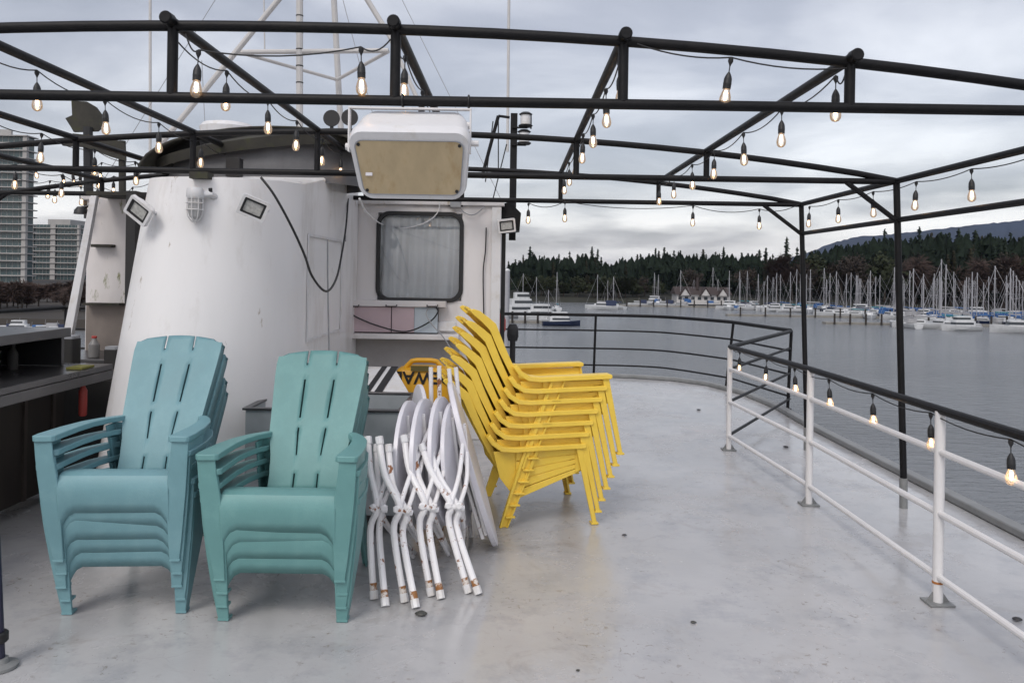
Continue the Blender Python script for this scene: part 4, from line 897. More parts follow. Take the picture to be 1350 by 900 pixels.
# back alcove left of the casing
t = thing('storage_alcove', 'open white storage alcove with mossy streaks left of the casing', 'alcove', (-3.6, 6.9, 0))
ax0, ax1 = P(118, 330, 7.0).x, P(185, 330, 7.0).x
MB().box(ax0, ax1+.1, 6.98, 7.0, P(150, 402, 7).z, P(150, 262, 7.0).z).build('back_wall', MOSSY, t)
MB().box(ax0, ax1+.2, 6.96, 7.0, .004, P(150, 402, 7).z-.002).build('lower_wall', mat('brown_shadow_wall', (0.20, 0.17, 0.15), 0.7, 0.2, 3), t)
MB().box(ax0+.02, ax0+.34, 6.86, 6.978, P(150, 399, 7).z-.02, P(150, 399, 7).z).build('bracket_shelf', MOSSROOF, t)
a, b_ = P(133, 322, 6.9), P(143, 328, 6.9); MB().box(a.x-.09, a.x+.09, 6.9, 6.976, a.z-.025, a.z).build('bracket_shelf', MOSSROOF, t)
a0, a1, b0, b1 = P(119, 258, 6.6), P(127, 258, 6.6), P(86, 425, 6.6), P(97, 425, 6.6)
q = MB(); k0 = (a0.z)/(a0.z-b0.z)
def ext(a_, b_): return a_+(b_-a_)*(a_.z/(a_.z-b_.z))*.998
q.loft([[a0, a1, a1+Vector((0, .05, 0)), a0+Vector((0, .05, 0))], [ext(a0, b0), ext(a1, b1), ext(a1, b1)+Vector((0, .05, 0)), ext(a0, b0)+Vector((0, .05, 0))]]).build('raking_post', WPL, t, bevel=.004)
MB().box(a0.x-.05, ax1+.12, 6.62, 7.0, a0.z+.01, a0.z+.04).build('top_board', MOSSROOF, t)
a, b_ = P(178, 250, 6.7), P(190, 250, 6.7); MB().box(a.x, b_.x, 6.55, 6.9, P(180, 400, 6.7).z, 2.2).build('dark_post', RUB, t)
sz = P(130, 470, 6.4).z; MB().box(-3.75, -2.95, 6.2, 6.9, sz-.03, sz).build('work_shelf', STEEL, t, bevel=.003)
c = P(124, 468, 6.35); c.z = sz+.002; bottle('clear squeeze bottle with a red cap standing behind the bar', c, .17, PLG, RED, .04)
o = MB().box(P(120, 486, 5.3).x, P(140, 486, 5.3).x, 5.0, 5.15, .902, .915).build('cloth', mat('yellow_green_cloth', (0.15, 0.145, 0.03), 0.8, 0.1)); tag(o, 'folded yellow green cloth at the end of the steel counter', 'cloth')
c = G(8, 880); t = thing('stanchion', 'short dark post on a round base at the lower left corner', 'post', (c.x-.03, c.y, 0))
MB().lathe([(.06, .003), (.06, .014), (.03, .022), (.026, .04)], (c.x-.02, c.y, 0), 20).build('base', KERB, t)
MB().tube([(c.x-.028, c.y, .02), (c.x-.055, c.y, .5), (c.x-.16, c.y, 1.0)], .022, 12).build('tube', mat('navy_paint', (0.02, 0.02, 0.045), 0.4, 0.3), t)
MB().lathe([(.031, .10), (.036, .105), (.036, .135), (.031, .14)], (c.x-.033, c.y, 0), 14).build('clamp', RUB, t)

# ---------------------------------------------------------------- little things on the deck
for i, (px, py, r_, lab, mt) in enumerate(((555, 811, .022, 'dark pebble on the deck in front of the folded tables', STONE), (914, 821, .011, 'small dark scrap lying alone on the open deck', STONE), (1341, 818, .018, 'crumpled dark leaf beneath the bottom rail at the right edge', LEAF), (823, 706, .012, 'dark speck of debris right of the yellow chairs', LEAF), (921, 541, .02, 'small leaf on the deck near the stern', LEAF), (1036, 590, .02, 'small leaf on the deck beside the far white post', LEAF), (762, 884, .006, 'tiny crumb of dirt at the bottom of the picture', STONE))):
    g = G(px, py); rnd = random.Random(i); q = MB()
    q.lathe([(r_*.3, 0.003), (r_*.9, .005+r_*.1), (r_, r_*.45), (r_*.7, r_*.8), (r_*.25, r_*.95)], (g.x, g.y, 0), 9)
    for v in q.v: v.x = g.x+(v.x-g.x)*1.3+rnd.uniform(-.15, .15)*r_; v.y += rnd.uniform(-.15, .15)*r_
    tag(q.build('pebble' if mt is STONE else 'leaf', mt, ang=60), lab, 'pebble' if mt is STONE else 'leaf')

# ---------------------------------------------------------------- masts, aerials and gear above the roof
RZ = 2.235
t = thing('mast', 'white tubular tripod mast with a cross bar above the deckhouse roof', 'mast', (-2, 8.6, RZ))
MS = mat('mast_grey_white', (0.50, 0.49, 0.48), 0.4, 0.1, 3, dirt=(0.3, 0.28, 0.25), c2=(0.3, 0.2, 0.15), thr=.7, s2=20)
Zm = 8.6
def T_(a, b, r, nm, Z0=Zm, Z1=None, mt=MS, par=None):
    return MB().tube([P(*a, Z0), P(*b, Z1 or Z0)], r, 10).build(nm, mt, par)
o = T_((395, 232), (395, -260), .038, 'main_pole', mt=MS, par=t)
q = MB()
for k in range(14): c_ = P(395, 220-k*22, Zm); q.tube([c_, c_+Vector((0, 0, .012))], .041, 10)
q.build('pole_band', RUB, t)
T_((452, 220), (437, -60), .036, 'rear_pole', Z0=9.4, par=t); T_((437, -60), (432, -260), .034, 'rear_pole', Z0=9.4, par=t)
T_((312, 69), (512, 67), .028, 'cross_bar', par=t); T_((325, 72), (443, 105), .02, 'brace', Z1=9.3, par=t); T_((512, 68), (445, 105), .02, 'brace', Z1=9.3, par=t)
T_((212, 190), (372, -6), .03, 'stay_pole', Z0=8.2, par=t); T_((478, -10), (512, 45), .03, 'stay_pole', par=t); T_((512, 45), (590, 220), .024, 'stay_pole', par=t)
T_((372, -6), (430, -90), .03, 'stay_pole', Z0=8.2, par=t); T_((478, -10), (430, -90), .03, 'stay_pole', par=t)
T_((348, 0), (349, 70), .008, 'aerial', par=t)
for i, (a, b, lab) in enumerate((((198, 232), (198, -200), 'thin grey whip aerial at the left of the mast'), ((669, 200), (673, -200), 'thin white whip aerial right of the floodlight'))):
    tag(T_(a, b, .016, 'whip_aerial', Z0=8.9, mt=MS), lab, 'aerial')
for i, (a, b, lab) in enumerate((((290, -10), (228, 90), 'thin wire stay left of the diagonal pole'), ((530, 0), (592, 125), 'thin wire stay right of the mast'), ((452, 0), (490, 145), 'thin wire stay behind the mast'), ((268, 120), (272, 200), 'thin short wire left of the main pole'))):
    u_, v_ = P(*a, 8.8), P(*b, 8.8); d = (v_-u_); k_ = (v_.z-RZ)/(u_.z-v_.z); v_ = v_+d*k_; u_ = u_-d*.5
    tag(MB().tube([u_, v_], .004, 5).build('wire_stay', GREYM), lab, 'wire')
c = P(300, 172, 8.3); t = thing('radar_dome', 'flat white radar dome on the roof above the casing', 'radar dome', (c.x, 8.3, RZ))
MB().lathe([(.22, -.06), (.27, -.04), (.28, .02), (.25, .06), (.18, .075)], (c.x, 8.3, c.z), 28).build('dome', WPL, t); MB().tube([(c.x, 8.3, RZ), (c.x, 8.3, c.z-.06)], .04, 10).build('stand', MS, t)
for i, (px, py) in enumerate(((437, 156), (461, 155))):
    c = P(px, py, 8.2); t = thing('loudhailer', 'black round horn on the roof, %s of the pair by the rear mast' % ('left', 'right')[i], 'horn', (c.x, 8.2, RZ))
    MB().lathe([(.05, .05), (.085, .02), (.088, 0), (.085, -.01)], c, 20, ax='Y').build('bell', RUB, t); MB().tube([(c.x, 8.2, RZ), (c.x, 8.22, c.z)], .02, 8).build('stand', RUB, t)
# broken mossy panels on a post at the left
t = thing('broken_vane', 'weathered dark mossy metal panels on a post above the alcove', 'metal panel', (P(160, 232, 7.6).x, 7.6, RZ))
def poly(pts, Z, th, nm, mt, par):
    return MB().prism(pts, lambda p: P(*p, Z), lambda p: P(*p, Z)+Vector((0, th, 0))).build(nm, mt, par)
poly([(94, 133), (114, 134), (126, 141), (134, 152), (136, 166), (128, 173), (97, 174), (93, 167), (86, 156), (95, 152)], 7.7, .03, 'upper_panel', MOSSROOF, t)
poly([(96, 176), (146, 181), (164, 190), (165, 212), (146, 207), (112, 194), (82, 192), (80, 184)], 7.6, .03, 'lower_panel', MOSSROOF, t)
MB().tube([(P(162, 232, 7.65).x, 7.65, RZ), P(161, 186, 7.65)], .035, 8).build('post', MOSSROOF, t); MB().tube([(P(118, 232, 7.68).x, 7.68, RZ-.2), P(116, 168, 7.68)], .045, 8).build('post', RUB, t)
c = P(107, 277, 6.9); t = thing('horn_lamp', 'small dark lamp shade at the head of the raking white post', 'lamp', c)
MB().lathe([(.06, -.035), (.055, .0), (.03, .03)], c, 14).build('shade', RUB, t); MB().tube([c+Vector((0, 0, .02)), c+Vector((.10, .02, .05))], .012, 8).build('arm', RUB, t)
# navigation light mast right of the floodlight
c = P(676, 270, 8.0); t = thing('light_mast', 'black navigation light mast at the right corner of the deckhouse', 'light mast', (c.x, 8.0, RZ))
MB().box(c.x-.035, c.x+.035, 7.97, 8.03, 1.9, P(676, 150, 8).z).build('post', BLACK, t)
for k, (px, py) in enumerate(((693, 158), (691, 181))):
    q = P(px, py, 7.95); s = MB().lathe([(.060, -.075), (.075, -.06), (.06, -.05)], q, 16).build('lamp_base', RUB, t); MB().lathe([(.052, -.049), (.052, .045)], q, 16).build('lamp_lens', WPL, s); MB().lathe([(.06, .046), (.07, .055), (.04, .075)], q, 16).build('lamp_cap', RUB, s)
    MB().box(c.x-.02, q.x+.02, 7.94, 7.98, q.z-.085, q.z-.072).build('bracket', BLACK, t)
T_((657, 153), (635, 235), .018, 'brace', Z0=8.0, mt=BLACK, par=t); T_((657, 153), (672, 155), .014, 'brace', Z0=8.0, mt=BLACK, par=t); T_((700, 150), (700, 170), .008, 'brace', Z0=7.95, mt=BLACK, par=t)
for a, b_ in (((657, 155), (657, 230)), ((640, 225), (664, 222)), ((650, 160), (640, 240)), ((668, 190), (650, 262))): T_(a, b_, .006, 'cable', Z0=8.05, mt=RUB, par=t)
c = P(668, 290, 7.5); t = thing('lamp_housing', 'black angular light box at the deckhouse roof corner', 'light box', (c.x, 7.5, c.z))
poly([(650, 272), (672, 266), (687, 281), (685, 304), (657, 307), (657, 300)], 7.4, .30, 'housing', BLACK, t)
# things hanging beside the deckhouse side wall
c = P(660, 426, 7.8); t = thing('life_buoy_float', 'red float hanging at the deckhouse corner behind the yellow chairs', 'float', c)
MB().lathe([(.012, .10), (.035, .08), (.052, .03), (.052, -.06), (.035, -.10), (.012, -.12)], c, 16).build('body', RED, t); MB().tube([c+Vector((0, 0, .09)), c+Vector((-.05, 0, .3))], .006, 6).build('rope', RUB, t)
c = P(676, 440, 9.5); t = thing('outboard_motor', 'small black outboard motor clamped on the stern rail by the deckhouse', 'outboard motor', c)
MB().loft([[(c.x+x, c.y+y, c.z+z) for x, y in rrect(-.07*s, .07*s, -.1*s, .1*s, .03, 4)] for z, s in ((-.08, .8), (-.02, 1), (.07, .95), (.12, .6))]).build('cowling', RUB, t); MB().tube([c+Vector((0, 0, -.08)), c+Vector((0, 0, -.55))], .035, 10).build('shaft', RUB, t)
o = MB().box(hx1+.015, hx1+.055, 7.5, 7.56, .2, 2.15).build('door_jamb', RUB); tag(o, 'dark vertical door jamb on the side of the deckhouse', 'door jamb')
# ---------------------------------------------------------------- far shore
CAMZ = H
def xz(px, Z): return (px-675-1.4)/F*Z
def shoreY(px):     # distance of the far shore for a picture column
    return 262-(max(0, px-900)/450)**1.2*62
rnd = random.Random(11)
GR = mat('shore_ground', (0.018, 0.019, 0.013), 0.9, 0.4, 0.1, dirt=(0.035, 0.03, 0.024), ds=.3)
rows = []
for k in range(7):
    row = []
    for px in range(640, 2200, 40):
        Y = shoreY(px)+[0, 3, 12, 40, 75, 130, 320][k]; z = WZ+[-.5, 1.2, 2.0, 3.0, 4.5, 7.0, 6.0][k]
        row.append((xz(px, Y), Y, z+rnd.uniform(-.3, .3)*(k > 1)))
    rows.append(row)
o = MB().grid(rows).build('far_shore', GR, fix=False); tag(o, kind='structure')
# left shore
rows = [[(x, Y, z) for x in range(-620, -45, 20)] for Y, z in ((112, WZ-.5), (114, WZ+1.5), (150, WZ+2.2), (900, WZ+3))]
o = MB().grid(rows).build('city_shore', mat('dark_city_shore', (0.03, 0.025, 0.02), .9, .3, .1), fix=False); tag(o, kind='structure')
# mountain
MT = mat('mountain_forest_haze_blue', (0.009, 0.021, 0.046), 0.9, 0.4, 0.006)  # forest slope, its blue is distance haze put into the base colour
prof = [(640, 372), (860, 366), (960, 352), (1040, 340), (1070, 331), (1095, 321), (1130, 312), (1170, 309), (1210, 305), (1260, 299), (1310, 294), (1350, 290), (1450, 283), (1600, 292), (1800, 305)]
DM = 3000
crest = []
for (a, b) in zip(prof[:-1], prof[1:]):
    for k in range(8):
        t = k/8; px = a[0]+(b[0]-a[0])*t; py = a[1]+(b[1]-a[1])*t+rnd.uniform(-.8, .8)
        p = P(px, py, DM); crest.append(p)
o = MB().grid([[(p.x*.72, DM*.72, WZ) for p in crest], [(p.x*.85, DM*.86, WZ+(p.z-WZ)*.45+rnd.uniform(-6, 6)) for p in crest], [tuple(p) for p in crest], [(p.x*1.2, DM*1.3, WZ) for p in crest]]).build('mountain', MT, fix=False, ang=60); tag(o, kind='structure')

FOL = [mat('conifer_green_%s' % n, c, 0.8, 0.35, 1.2, spec=0.2) for n, c in (('dark', (0.014, 0.023, 0.015)), ('mid', (0.019, 0.029, 0.016)), ('brownish', (0.030, 0.029, 0.018)))]
BARK = mat('bark', (0.045, 0.035, 0.028), 0.9, 0.3, 3)
def conifer_mesh(seed, mt, lean=1.0):
    r = random.Random(seed); q = MB()
    q.tube([(0, 0, -.04), (0, 0, .95)], .012, 5, r1=.003); q.cur = 1
    n = 30
    for i in range(n):
        z = .10+.88*(i/n)**.95; w = (.17*(1-z)**.8+.012)*r.uniform(.65, 1.15)
        if r.random() < .10: w *= .4
        nb = 9 if z < .7 else 6; ph = r.uniform(0, 6.28)
        for b in range(nb):
            a = ph+6.283*b/nb+r.uniform(-.3, .3); L_ = w*r.uniform(.55, 1.25); d = Vector((math.cos(a), math.sin(a), 0)); s = Vector((-d.y, d.x, 0))
            z0 = z+r.uniform(-.012, .012); tip = d*L_+Vector((0, 0, z0-L_*.38)); hw = .016+.16*L_
            root_ = Vector((0, 0, z0+.012))
            for f_ in (.55, 1.0):
                mid_ = d*L_*f_*.6+Vector((0, 0, z0-L_*.1*f_)); tp = root_.lerp(tip, f_)+Vector((0, 0, r.uniform(-.01, .01)))
                A = q.av(mid_+s*hw*f_); B = q.av(mid_-s*hw*f_-Vector((0, 0, .02))); C_ = q.av(tp); D = q.av(root_)
                q.af((D, A, C_)); q.af((D, C_, B))
    o = q.build('tmp', [BARK, mt], fix=False, ang=180); me = o.data; bpy.data.objects.remove(o)
    me.polygons.foreach_set('use_smooth', [False]*len(me.polygons)); return me
CON = [conifer_mesh(100+i, FOL[[0, 0, 1, 0, 2, 1][i]]) for i in range(6)]
def top_py(px):
    pts = [(650, 352), (680, 342), (700, 333), (740, 337), (775, 331), (800, 343), (830, 338), (860, 330), (900, 331), (950, 333), (1000, 333), (1030, 337), (1060, 331), (1100, 322), (1130, 318), (1165, 309), (1190, 314), (1230, 304), (1270, 308), (1310, 306), (1350, 314), (1450, 318), (1700, 318)]
    for a, b in zip(pts[:-1], pts[1:]):
        if a[0] <= px <= b[0]: return -7+a[1]+(b[1]-a[1])*(px-a[0])/(b[0]-a[0])
    return 330
def tree_at(px, Y, h, me, name, label, cat, group, wid=1.0, z0=None):
    o = bpy.data.objects.new(name, me); col.objects.link(o); o.location = (xz(px, Y), Y, (WZ+2.0 if z0 is None else z0)-.2)
    o.scale = (h*wid, h*wid, h); o.rotation_euler = (rnd.uniform(-.03, .03), rnd.uniform(-.03, .03), rnd.uniform(0, 6.28))
    return tag(o, label, cat, group)
nc = 0
for dY, n, dy, jit in ((78, 120, 4, 9), (52, 88, 12, 11), (28, 70, 22, 14)):
    for i in range(n):
        px = 655+(1420-655)*(i+rnd.uniform(.1, .9))/n; Y = shoreY(px)+dY+rnd.uniform(-8, 8)
        z0 = WZ+(2.0+4.0*(dY/130.0)); py = top_py(px)+dy+rnd.choice((rnd.uniform(-9, 3), rnd.uniform(0, jit), rnd.uniform(0, jit)))
        h = P(px, py, Y).z-z0
        tree_at(px, Y, h, rnd.choice(CON), 'conifer', 'tall dark conifer in the forest across the water', 'tree', 'conifers of the far forest', rnd.uniform(.9, 1.35), z0)
for px, py, lab in ((1037, 309, 'lone taller conifer standing out against the sky left of the mountain'), (1164, 298, 'conifer rising above the forest beside the right awning post'), (1213, 295, 'conifer rising above the forest in front of the mountain, right of the awning post')):
    Y = shoreY(px)+60; z0 = WZ+4; tree_at(px, Y, P(px, py, Y).z-z0, CON[2 if px < 1100 else 0], 'conifer', lab, 'tree', None, .95, z0)
# the wood behind, one mass
fm = MB()
for i in range(2600):
    px = rnd.uniform(640, 1450); Y = shoreY(px)+rnd.uniform(20, 110); topz = P(px, top_py(px)+16, Y).z; z = WZ+3+(topz-WZ-3)*rnd.random()**.8; x = xz(px, Y); s = rnd.uniform(1.2, 2.6)
    a = rnd.uniform(0, 6.28); d = Vector((math.cos(a), math.sin(a), 0))*s; c = Vector((x, Y, z))
    A = fm.av(c+d-Vector((0, 0, s*.7))); B = fm.av(c-d-Vector((0, 0, s*.8))); C_ = fm.av(c+Vector((0, 0, s*1.1))); fm.af((A, B, C_))
    A = fm.av(c+Vector((-d.y, d.x, -s*.6))); B = fm.av(c-Vector((-d.y, d.x, s*.9))); fm.af((A, B, C_))
o = fm.build('undergrowth', FOL[0], fix=False); tag(o, 'dark undergrowth filling the forest behind the marina', 'undergrowth', None, 'stuff')
# broadleaf and bare trees
def crown_mesh(seed, mt, n=420, size=.07, twig=False):
    r = random.Random(seed); q = MB(); q.tube([(0, 0, -.02), (0.01, 0, .45)], .025, 6, r1=.012)
    for i in range(7):
        a = r.uniform(0, 6.28); q.tube([(0, 0, .25+.03*i), (.18*math.cos(a), .18*math.sin(a), .55+.04*i), (.27*math.cos(a), .27*math.sin(a), .75)], .010, 4, r1=.003)
    q.cur = 1
    lobes = [(Vector((r.uniform(-.22, .22), r.uniform(-.22, .22), r.uniform(.42, .82))), r.uniform(.12, .22)) for _ in range(9)]
    for i in range(n):
        c_, rr = r.choice(lobes); v = Vector((r.gauss(0, 1), r.gauss(0, 1), r.gauss(0, 1))).normalized()*rr*r.uniform(.5, 1.08); p = c_+v
        a = Vector((r.gauss(0, 1), r.gauss(0, 1), r.gauss(0, 1))).normalized()
        if twig:
            a = (v.normalized()+a*.5).normalized(); b = a.orthogonal().normalized()*.009; A, B, C_ = q.av(p-a*size+b), q.av(p-a*size-b), q.av(p+a*size)
        else:
            b = a.orthogonal().normalized(); A, B, C_ = q.av(p+a*size*.6), q.av(p-a*size*.3+b*size*.5), q.av(p-a*size*.3-b*size*.5)
        q.af((A, B, C_))
    o = q.build('tmp', [BARK, mt], fix=False); me = o.data; bpy.data.objects.remove(o)
    me.polygons.foreach_set('use_smooth', [False]*len(me.polygons)); return me
BRN = mat('russet_twigs', (0.040, 0.032, 0.027), 0.9, 0.3, 2, spec=.2); OLV = mat('olive_leaves', (0.028, 0.034, 0.017), 0.85, 0.35, 2, spec=.2); DTW = mat('bare_brown_twigs', (0.060, 0.042, 0.036), 0.9, 0.3, 2, spec=.2)
RUS = [crown_mesh(i, BRN, 900, .05, False) for i in (1, 2)]; OL = [crown_mesh(i, OLV, 700, .07) for i in (3, 4)]; BARE = [crown_mesh(i, DTW, 1500, .07, True) for i in (5, 6, 7)]
for px, py, wid, dY, lab in ((914, 352, 1.15, 16, 'round russet broadleaf tree behind the red roofed boathouse'), (985, 352, 1.2, 16, 'wide russet broadleaf tree right of the boathouse'), (850, 363, 1.1, 12, 'brownish broadleaf tree left of the boathouse')):
    Y = shoreY(px)+dY; tree_at(px, Y, P(px, py, Y).z-WZ-2, rnd.choice(RUS), 'broadleaf_tree', lab, 'tree', None, wid)
for i in range(40):
    px = rnd.uniform(655, 870); Y = shoreY(px)+rnd.uniform(5, 14); tree_at(px, Y, rnd.uniform(4.5, 8), rnd.choice(OL), 'waterside_bush', 'olive green tree at the water edge below the dark forest', 'tree', 'olive trees at the far water edge', 1.2)
for i in range(34):
    px = rnd.uniform(1000, 1420); Y = shoreY(px)+rnd.uniform(6, 22); tree_at(px, Y, rnd.uniform(9, 17), rnd.choice(BARE+RUS+OL), 'shore_tree', 'brownish tree at the foot of the forest behind the marina masts', 'tree', 'brownish trees behind the marina', 1.0)
for i in range(64):
    px = rnd.uniform(-30, 150); Y = rnd.uniform(125, 190); h = P(px, rnd.uniform(366, 385), Y).z-WZ-2; tree_at(px, Y, h, rnd.choice(BARE), 'bare_tree', 'bare brown tree at the foot of the apartment towers', 'tree', 'bare trees below the towers', 1.5)
# ---------------------------------------------------------------- boathouse
BX, BY = xz(922, 256), 250; zb = WZ+1.0
t = thing('boathouse', 'white timber clubhouse with steep gables and a dark red roof on the far shore', 'building', (BX, BY, zb))
ROOF = mat('dark_red_roof', (0.040, 0.028, 0.026), 0.8, 0.2, 1); WTIM = mat('white_timber', (0.42, 0.41, 0.40), 0.6, 0.1, 1)
MB().box(BX-8.5, BX+8.5, BY, BY+8, zb, zb+2.6).build('wall', WTIM, t)
q = MB(); q.prism([(-.7, 2.6), (8.7, 2.6), (4, 5.0)], lambda p: (BX-9, BY+p[0], zb+p[1]), lambda p: (BX+9, BY+p[0], zb+p[1])); q.build('roof', ROOF, t)
for gx in (-6, .5, 6):
    g = MB().prism([(-1.4, 2.3), (1.4, 2.3), (0, 4.4)], lambda p: (BX+gx+p[0], BY-.9, zb+p[1]), lambda p: (BX+gx+p[0], BY+3.8, zb+p[1])).build('gable', WTIM, t)
    q = MB(); 
    for s_ in (-1, 1): q.prism([(s_*1.8, 2.0), (s_*1.8, 2.3), (0, 5.0), (0, 4.65)], lambda p: (BX+gx+p[0], BY-1.1, zb+p[1]), lambda p: (BX+gx+p[0], BY+4, zb+p[1]))
    q.build('gable_roof', ROOF, g)
DKW = mat('dark_window', (0.03, 0.035, 0.04), 0.2, 0.2)
for k in range(8): MB().box(BX-8+k*2.05, BX-6.9+k*2.05, BY-.05, BY-.005, zb+.9, zb+1.9).build('window', DKW, t)
MB().box(BX-10, BX+12, BY-5, BY-.1, zb-.4, zb).build('terrace', WTIM, t)
MB().tube([(BX-1.5, BY+2, zb+4), (BX-1.5, BY+2, zb+8)], .4, 8).build('flag_tower', ROOF, t)
# ---------------------------------------------------------------- towers
CONC = mat('pale_concrete', (0.34, 0.33, 0.32), 0.7, 0.08, .2); TGL = mat('green_tower_glass', (0.05, 0.08, 0.085), 0.2, 0.25, .15); BGL = mat('blue_tower_glass', (0.035, 0.065, 0.07), 0.2, 0.25, .15)
def tower(label, pxs, Y, pytop, dep, glassm, fh, bal=True):
    x0, x1 = xz(pxs[0], Y), xz(pxs[1], Y); zt = P((pxs[0]+pxs[1])/2, pytop, Y).z; zb = WZ+2
    t = thing('apartment_tower', label, 'tower', ((x0+x1)/2, Y, zb))
    MB().box(x0+1.2, x1-1.2, Y+1.2, Y+dep, zb, zt).build('core', glassm, t)
    n = int((zt-zb)/fh); w = x1-x0
    for k in range(n+1):
        z = zb+k*fh
        if z > zt: break
        MB().box(x0, x1, Y-.2, Y+dep+1, z, z+.45).build('balcony_slab' if bal else 'floor_slab', CONC, t)
    q = MB()
    for f_ in ((.0, .08), (.40, .52), (.93, 1.0)): q.box(x0+w*f_[0]+.4, x0+w*f_[1]-.3, Y+.3, Y+1.9, zb, zt)
    q.build('pier', CONC, t)
    q = MB()
    for k in range(14): q.box(x0+w*(k+.5)/14-.06, x0+w*(k+.5)/14+.06, Y+1.1, Y+1.19, zb, zt)
    q.build('mullion', CONC, t)
    MB().box(x0+w*.3, x1-w*.25, Y+3, Y+dep-3, zt, zt+3).build('penthouse', CONC, t)
tower('pale high rise with green glass and white balconies at the left edge', (-75, 33), 330, 178, 7, TGL, 3.1)
tower('lower blue glass apartment block right of the pale high rise', (38, 104), 420, 296, 22, BGL, 3.1, False)
tower('small dark block peeking out behind the blue glass apartment block', (96, 130), 520, 318, 20, TGL, 3.2, False)
# parked boats and cars specks below left trees
# ---------------------------------------------------------------- boats
MAST = mat('mast_alloy', (0.33, 0.33, 0.35), 0.4, 0.1, metal=.2); CAN = {'blue': mat('blue_canvas', (0.03, 0.10, 0.26), 0.8, 0.15), 'navy': mat('navy_canvas', (0.02, 0.03, 0.07), 0.8, 0.15), 'grey': mat('grey_canvas', (0.3, 0.3, 0.31), 0.8, 0.15), 'teal': mat('teal_canvas', (0.03, 0.16, 0.20), 0.8, 0.15)}
NAVY = mat('navy_hull', (0.012, 0.02, 0.05), 0.25, 0.1); WIN = DKW
def hull(q, L_, W_, hh, x=0):
    secs = []
    for i in range(9):
        t = i/8; y = -L_/2+L_*t; wd = W_/2*(math.sin(math.pi*min(1, .18+t*.5))**.8 if t < .62 else (1-((t-.62)/.38)**2.2)); wd = max(wd, .03); zt_ = hh*(.85+.25*t*t)
        secs.append([(-wd, y, zt_), (-wd*.9, y, zt_*.35), (-wd*.45, y, -.25), (wd*.45, y, -.25), (wd*.9, y, zt_*.35), (wd, y, zt_)])
    q.loft(secs)
def sail_proto(seed, canvas, hm=WHT):
    r = random.Random(seed); L_ = r.uniform(8.5, 11); W_ = L_*.3; hh = 1.1; mh = L_*r.uniform(1.02, 1.22)
    t = thing('sailboat', 'x', 'sailboat', (0, 0, 0), 'sailboats in the marina')
    q = MB(); hull(q, L_, W_, hh); q.build('hull', hm, t)
    q = MB(); q.loft([[(x, y, .9) for x, y in rrect(-W_*.28, W_*.28, -L_*.12, L_*.22, .3, 4)], [(x*.8, y*.9, 1.65) for x, y in rrect(-W_*.28, W_*.28, -L_*.12, L_*.22, .3, 4)]]); c_ = q.build('cabin', WHT, t)
    MB().box(-W_*.275, W_*.275, -L_*.08, L_*.15, 1.2, 1.45).build('window', WIN, c_)
    m_ = MB().tube([(0, L_*.12, 1.0), (0, L_*.12, mh)], .105, 6).build('mast', MAST, t)
    q = MB(); q.tube([(-.9, L_*.12, mh*.55), (.9, L_*.12, mh*.55)], .035, 4); q.tube([(-.6, L_*.12, mh*.78), (.6, L_*.12, mh*.78)], .03, 4); q.build('spreader', MAST, m_)
    q = MB(); q.tube([(0, L_*.48, 1.2), (0, L_*.12, mh*.97)], .03, 4); q.tube([(0, -L_*.48, 1.2), (0, L_*.12, mh*.99)], .02, 4); q.tube([(W_*.45, L_*.1, 1.1), (.5, L_*.12, mh*.55), (0, L_*.12, mh*.97)], .02, 4); q.build('stay', MAST, m_)
    MB().tube([(0, L_*.10, 2.3), (0, -L_*.32, 2.25)], .19, 8, r1=.13).build('sail_cover', CAN[canvas], t)
    if r.random() < .6: MB().loft([[(x, y, z) for x, y in rrect(-W_*.3*s, W_*.3*s, -L_*.30, -L_*.12, .2, 3)] for z, s in ((1.1, 1.0), (2.1, .85))]).build('spray_hood', CAN[canvas], t)
    index_children(t); return t
def motor_proto(seed, canvas=None, hm=WHT, L_=9, decks=1):
    r = random.Random(seed); W_ = L_*.33; hh = L_*.14
    t = thing('motor_boat', 'x', 'motor boat', (0, 0, 0), 'motor boats in the marina')
    q = MB(); hull(q, L_, W_, hh); q.build('hull', hm, t)
    for d in range(decks):
        s = 1-.22*d; z0 = hh*.8+d*L_*.12; z1 = z0+L_*.13
        c_ = MB().loft([[(x*k, y, z) for x, y in rrect(-W_*.38*s, W_*.38*s, -L_*.32*s, L_*.22*s*k, .4, 4)] for z, k in ((z0, 1.0), (z1, .86))]).build('cabin', WHT, t)
        MB().loft([[(x*k, y, z) for x, y in rrect(-W_*.385*s, W_*.385*s, -L_*.27*s, L_*.222*s*k, .4, 4)] for z, k in ((z0+(z1-z0)*.35, .975), (z0+(z1-z0)*.75, .92))]).build('window', WIN, c_)
    if canvas: MB().loft([[(x*k, y, z) for x, y in rrect(-W_*.40, W_*.40, -L_*.45, -L_*.1, .3, 3)] for z, k in ((hh, 1), (hh+L_*.17, .85))]).build('canvas_cover', CAN[canvas], t)
    MB().tube([(0, -L_*.05, hh+L_*.1), (0, -L_*.07, hh+L_*.3)], .04, 5).build('aerial', MAST, t)
    index_children(t); return t
def put(proto, first, px, Y, rz, label, group, sc=1.0):
    o = proto if first else copy_tree(proto)
    o.location = (xz(px, Y), Y, WZ); o.rotation_euler = (0, 0, rz); o.scale = (sc, sc, sc); o['label'] = label
    if group: o['group'] = group
    elif 'group' in o.keys(): del o['group']
    return o
SP = [sail_proto(20+i, c, h_) for i, (c, h_) in enumerate((('blue', WHT), ('navy', WHT), ('grey', WHT), ('teal', WHT), ('blue', NAVY), ('grey', WHT)))]
names = ['with a blue sail cover', 'with a navy sail cover', 'with a grey sail cover', 'with a teal sail cover', 'with a dark hull and blue cover', 'with a grey cover on its boom']
used = set(); nb = 0
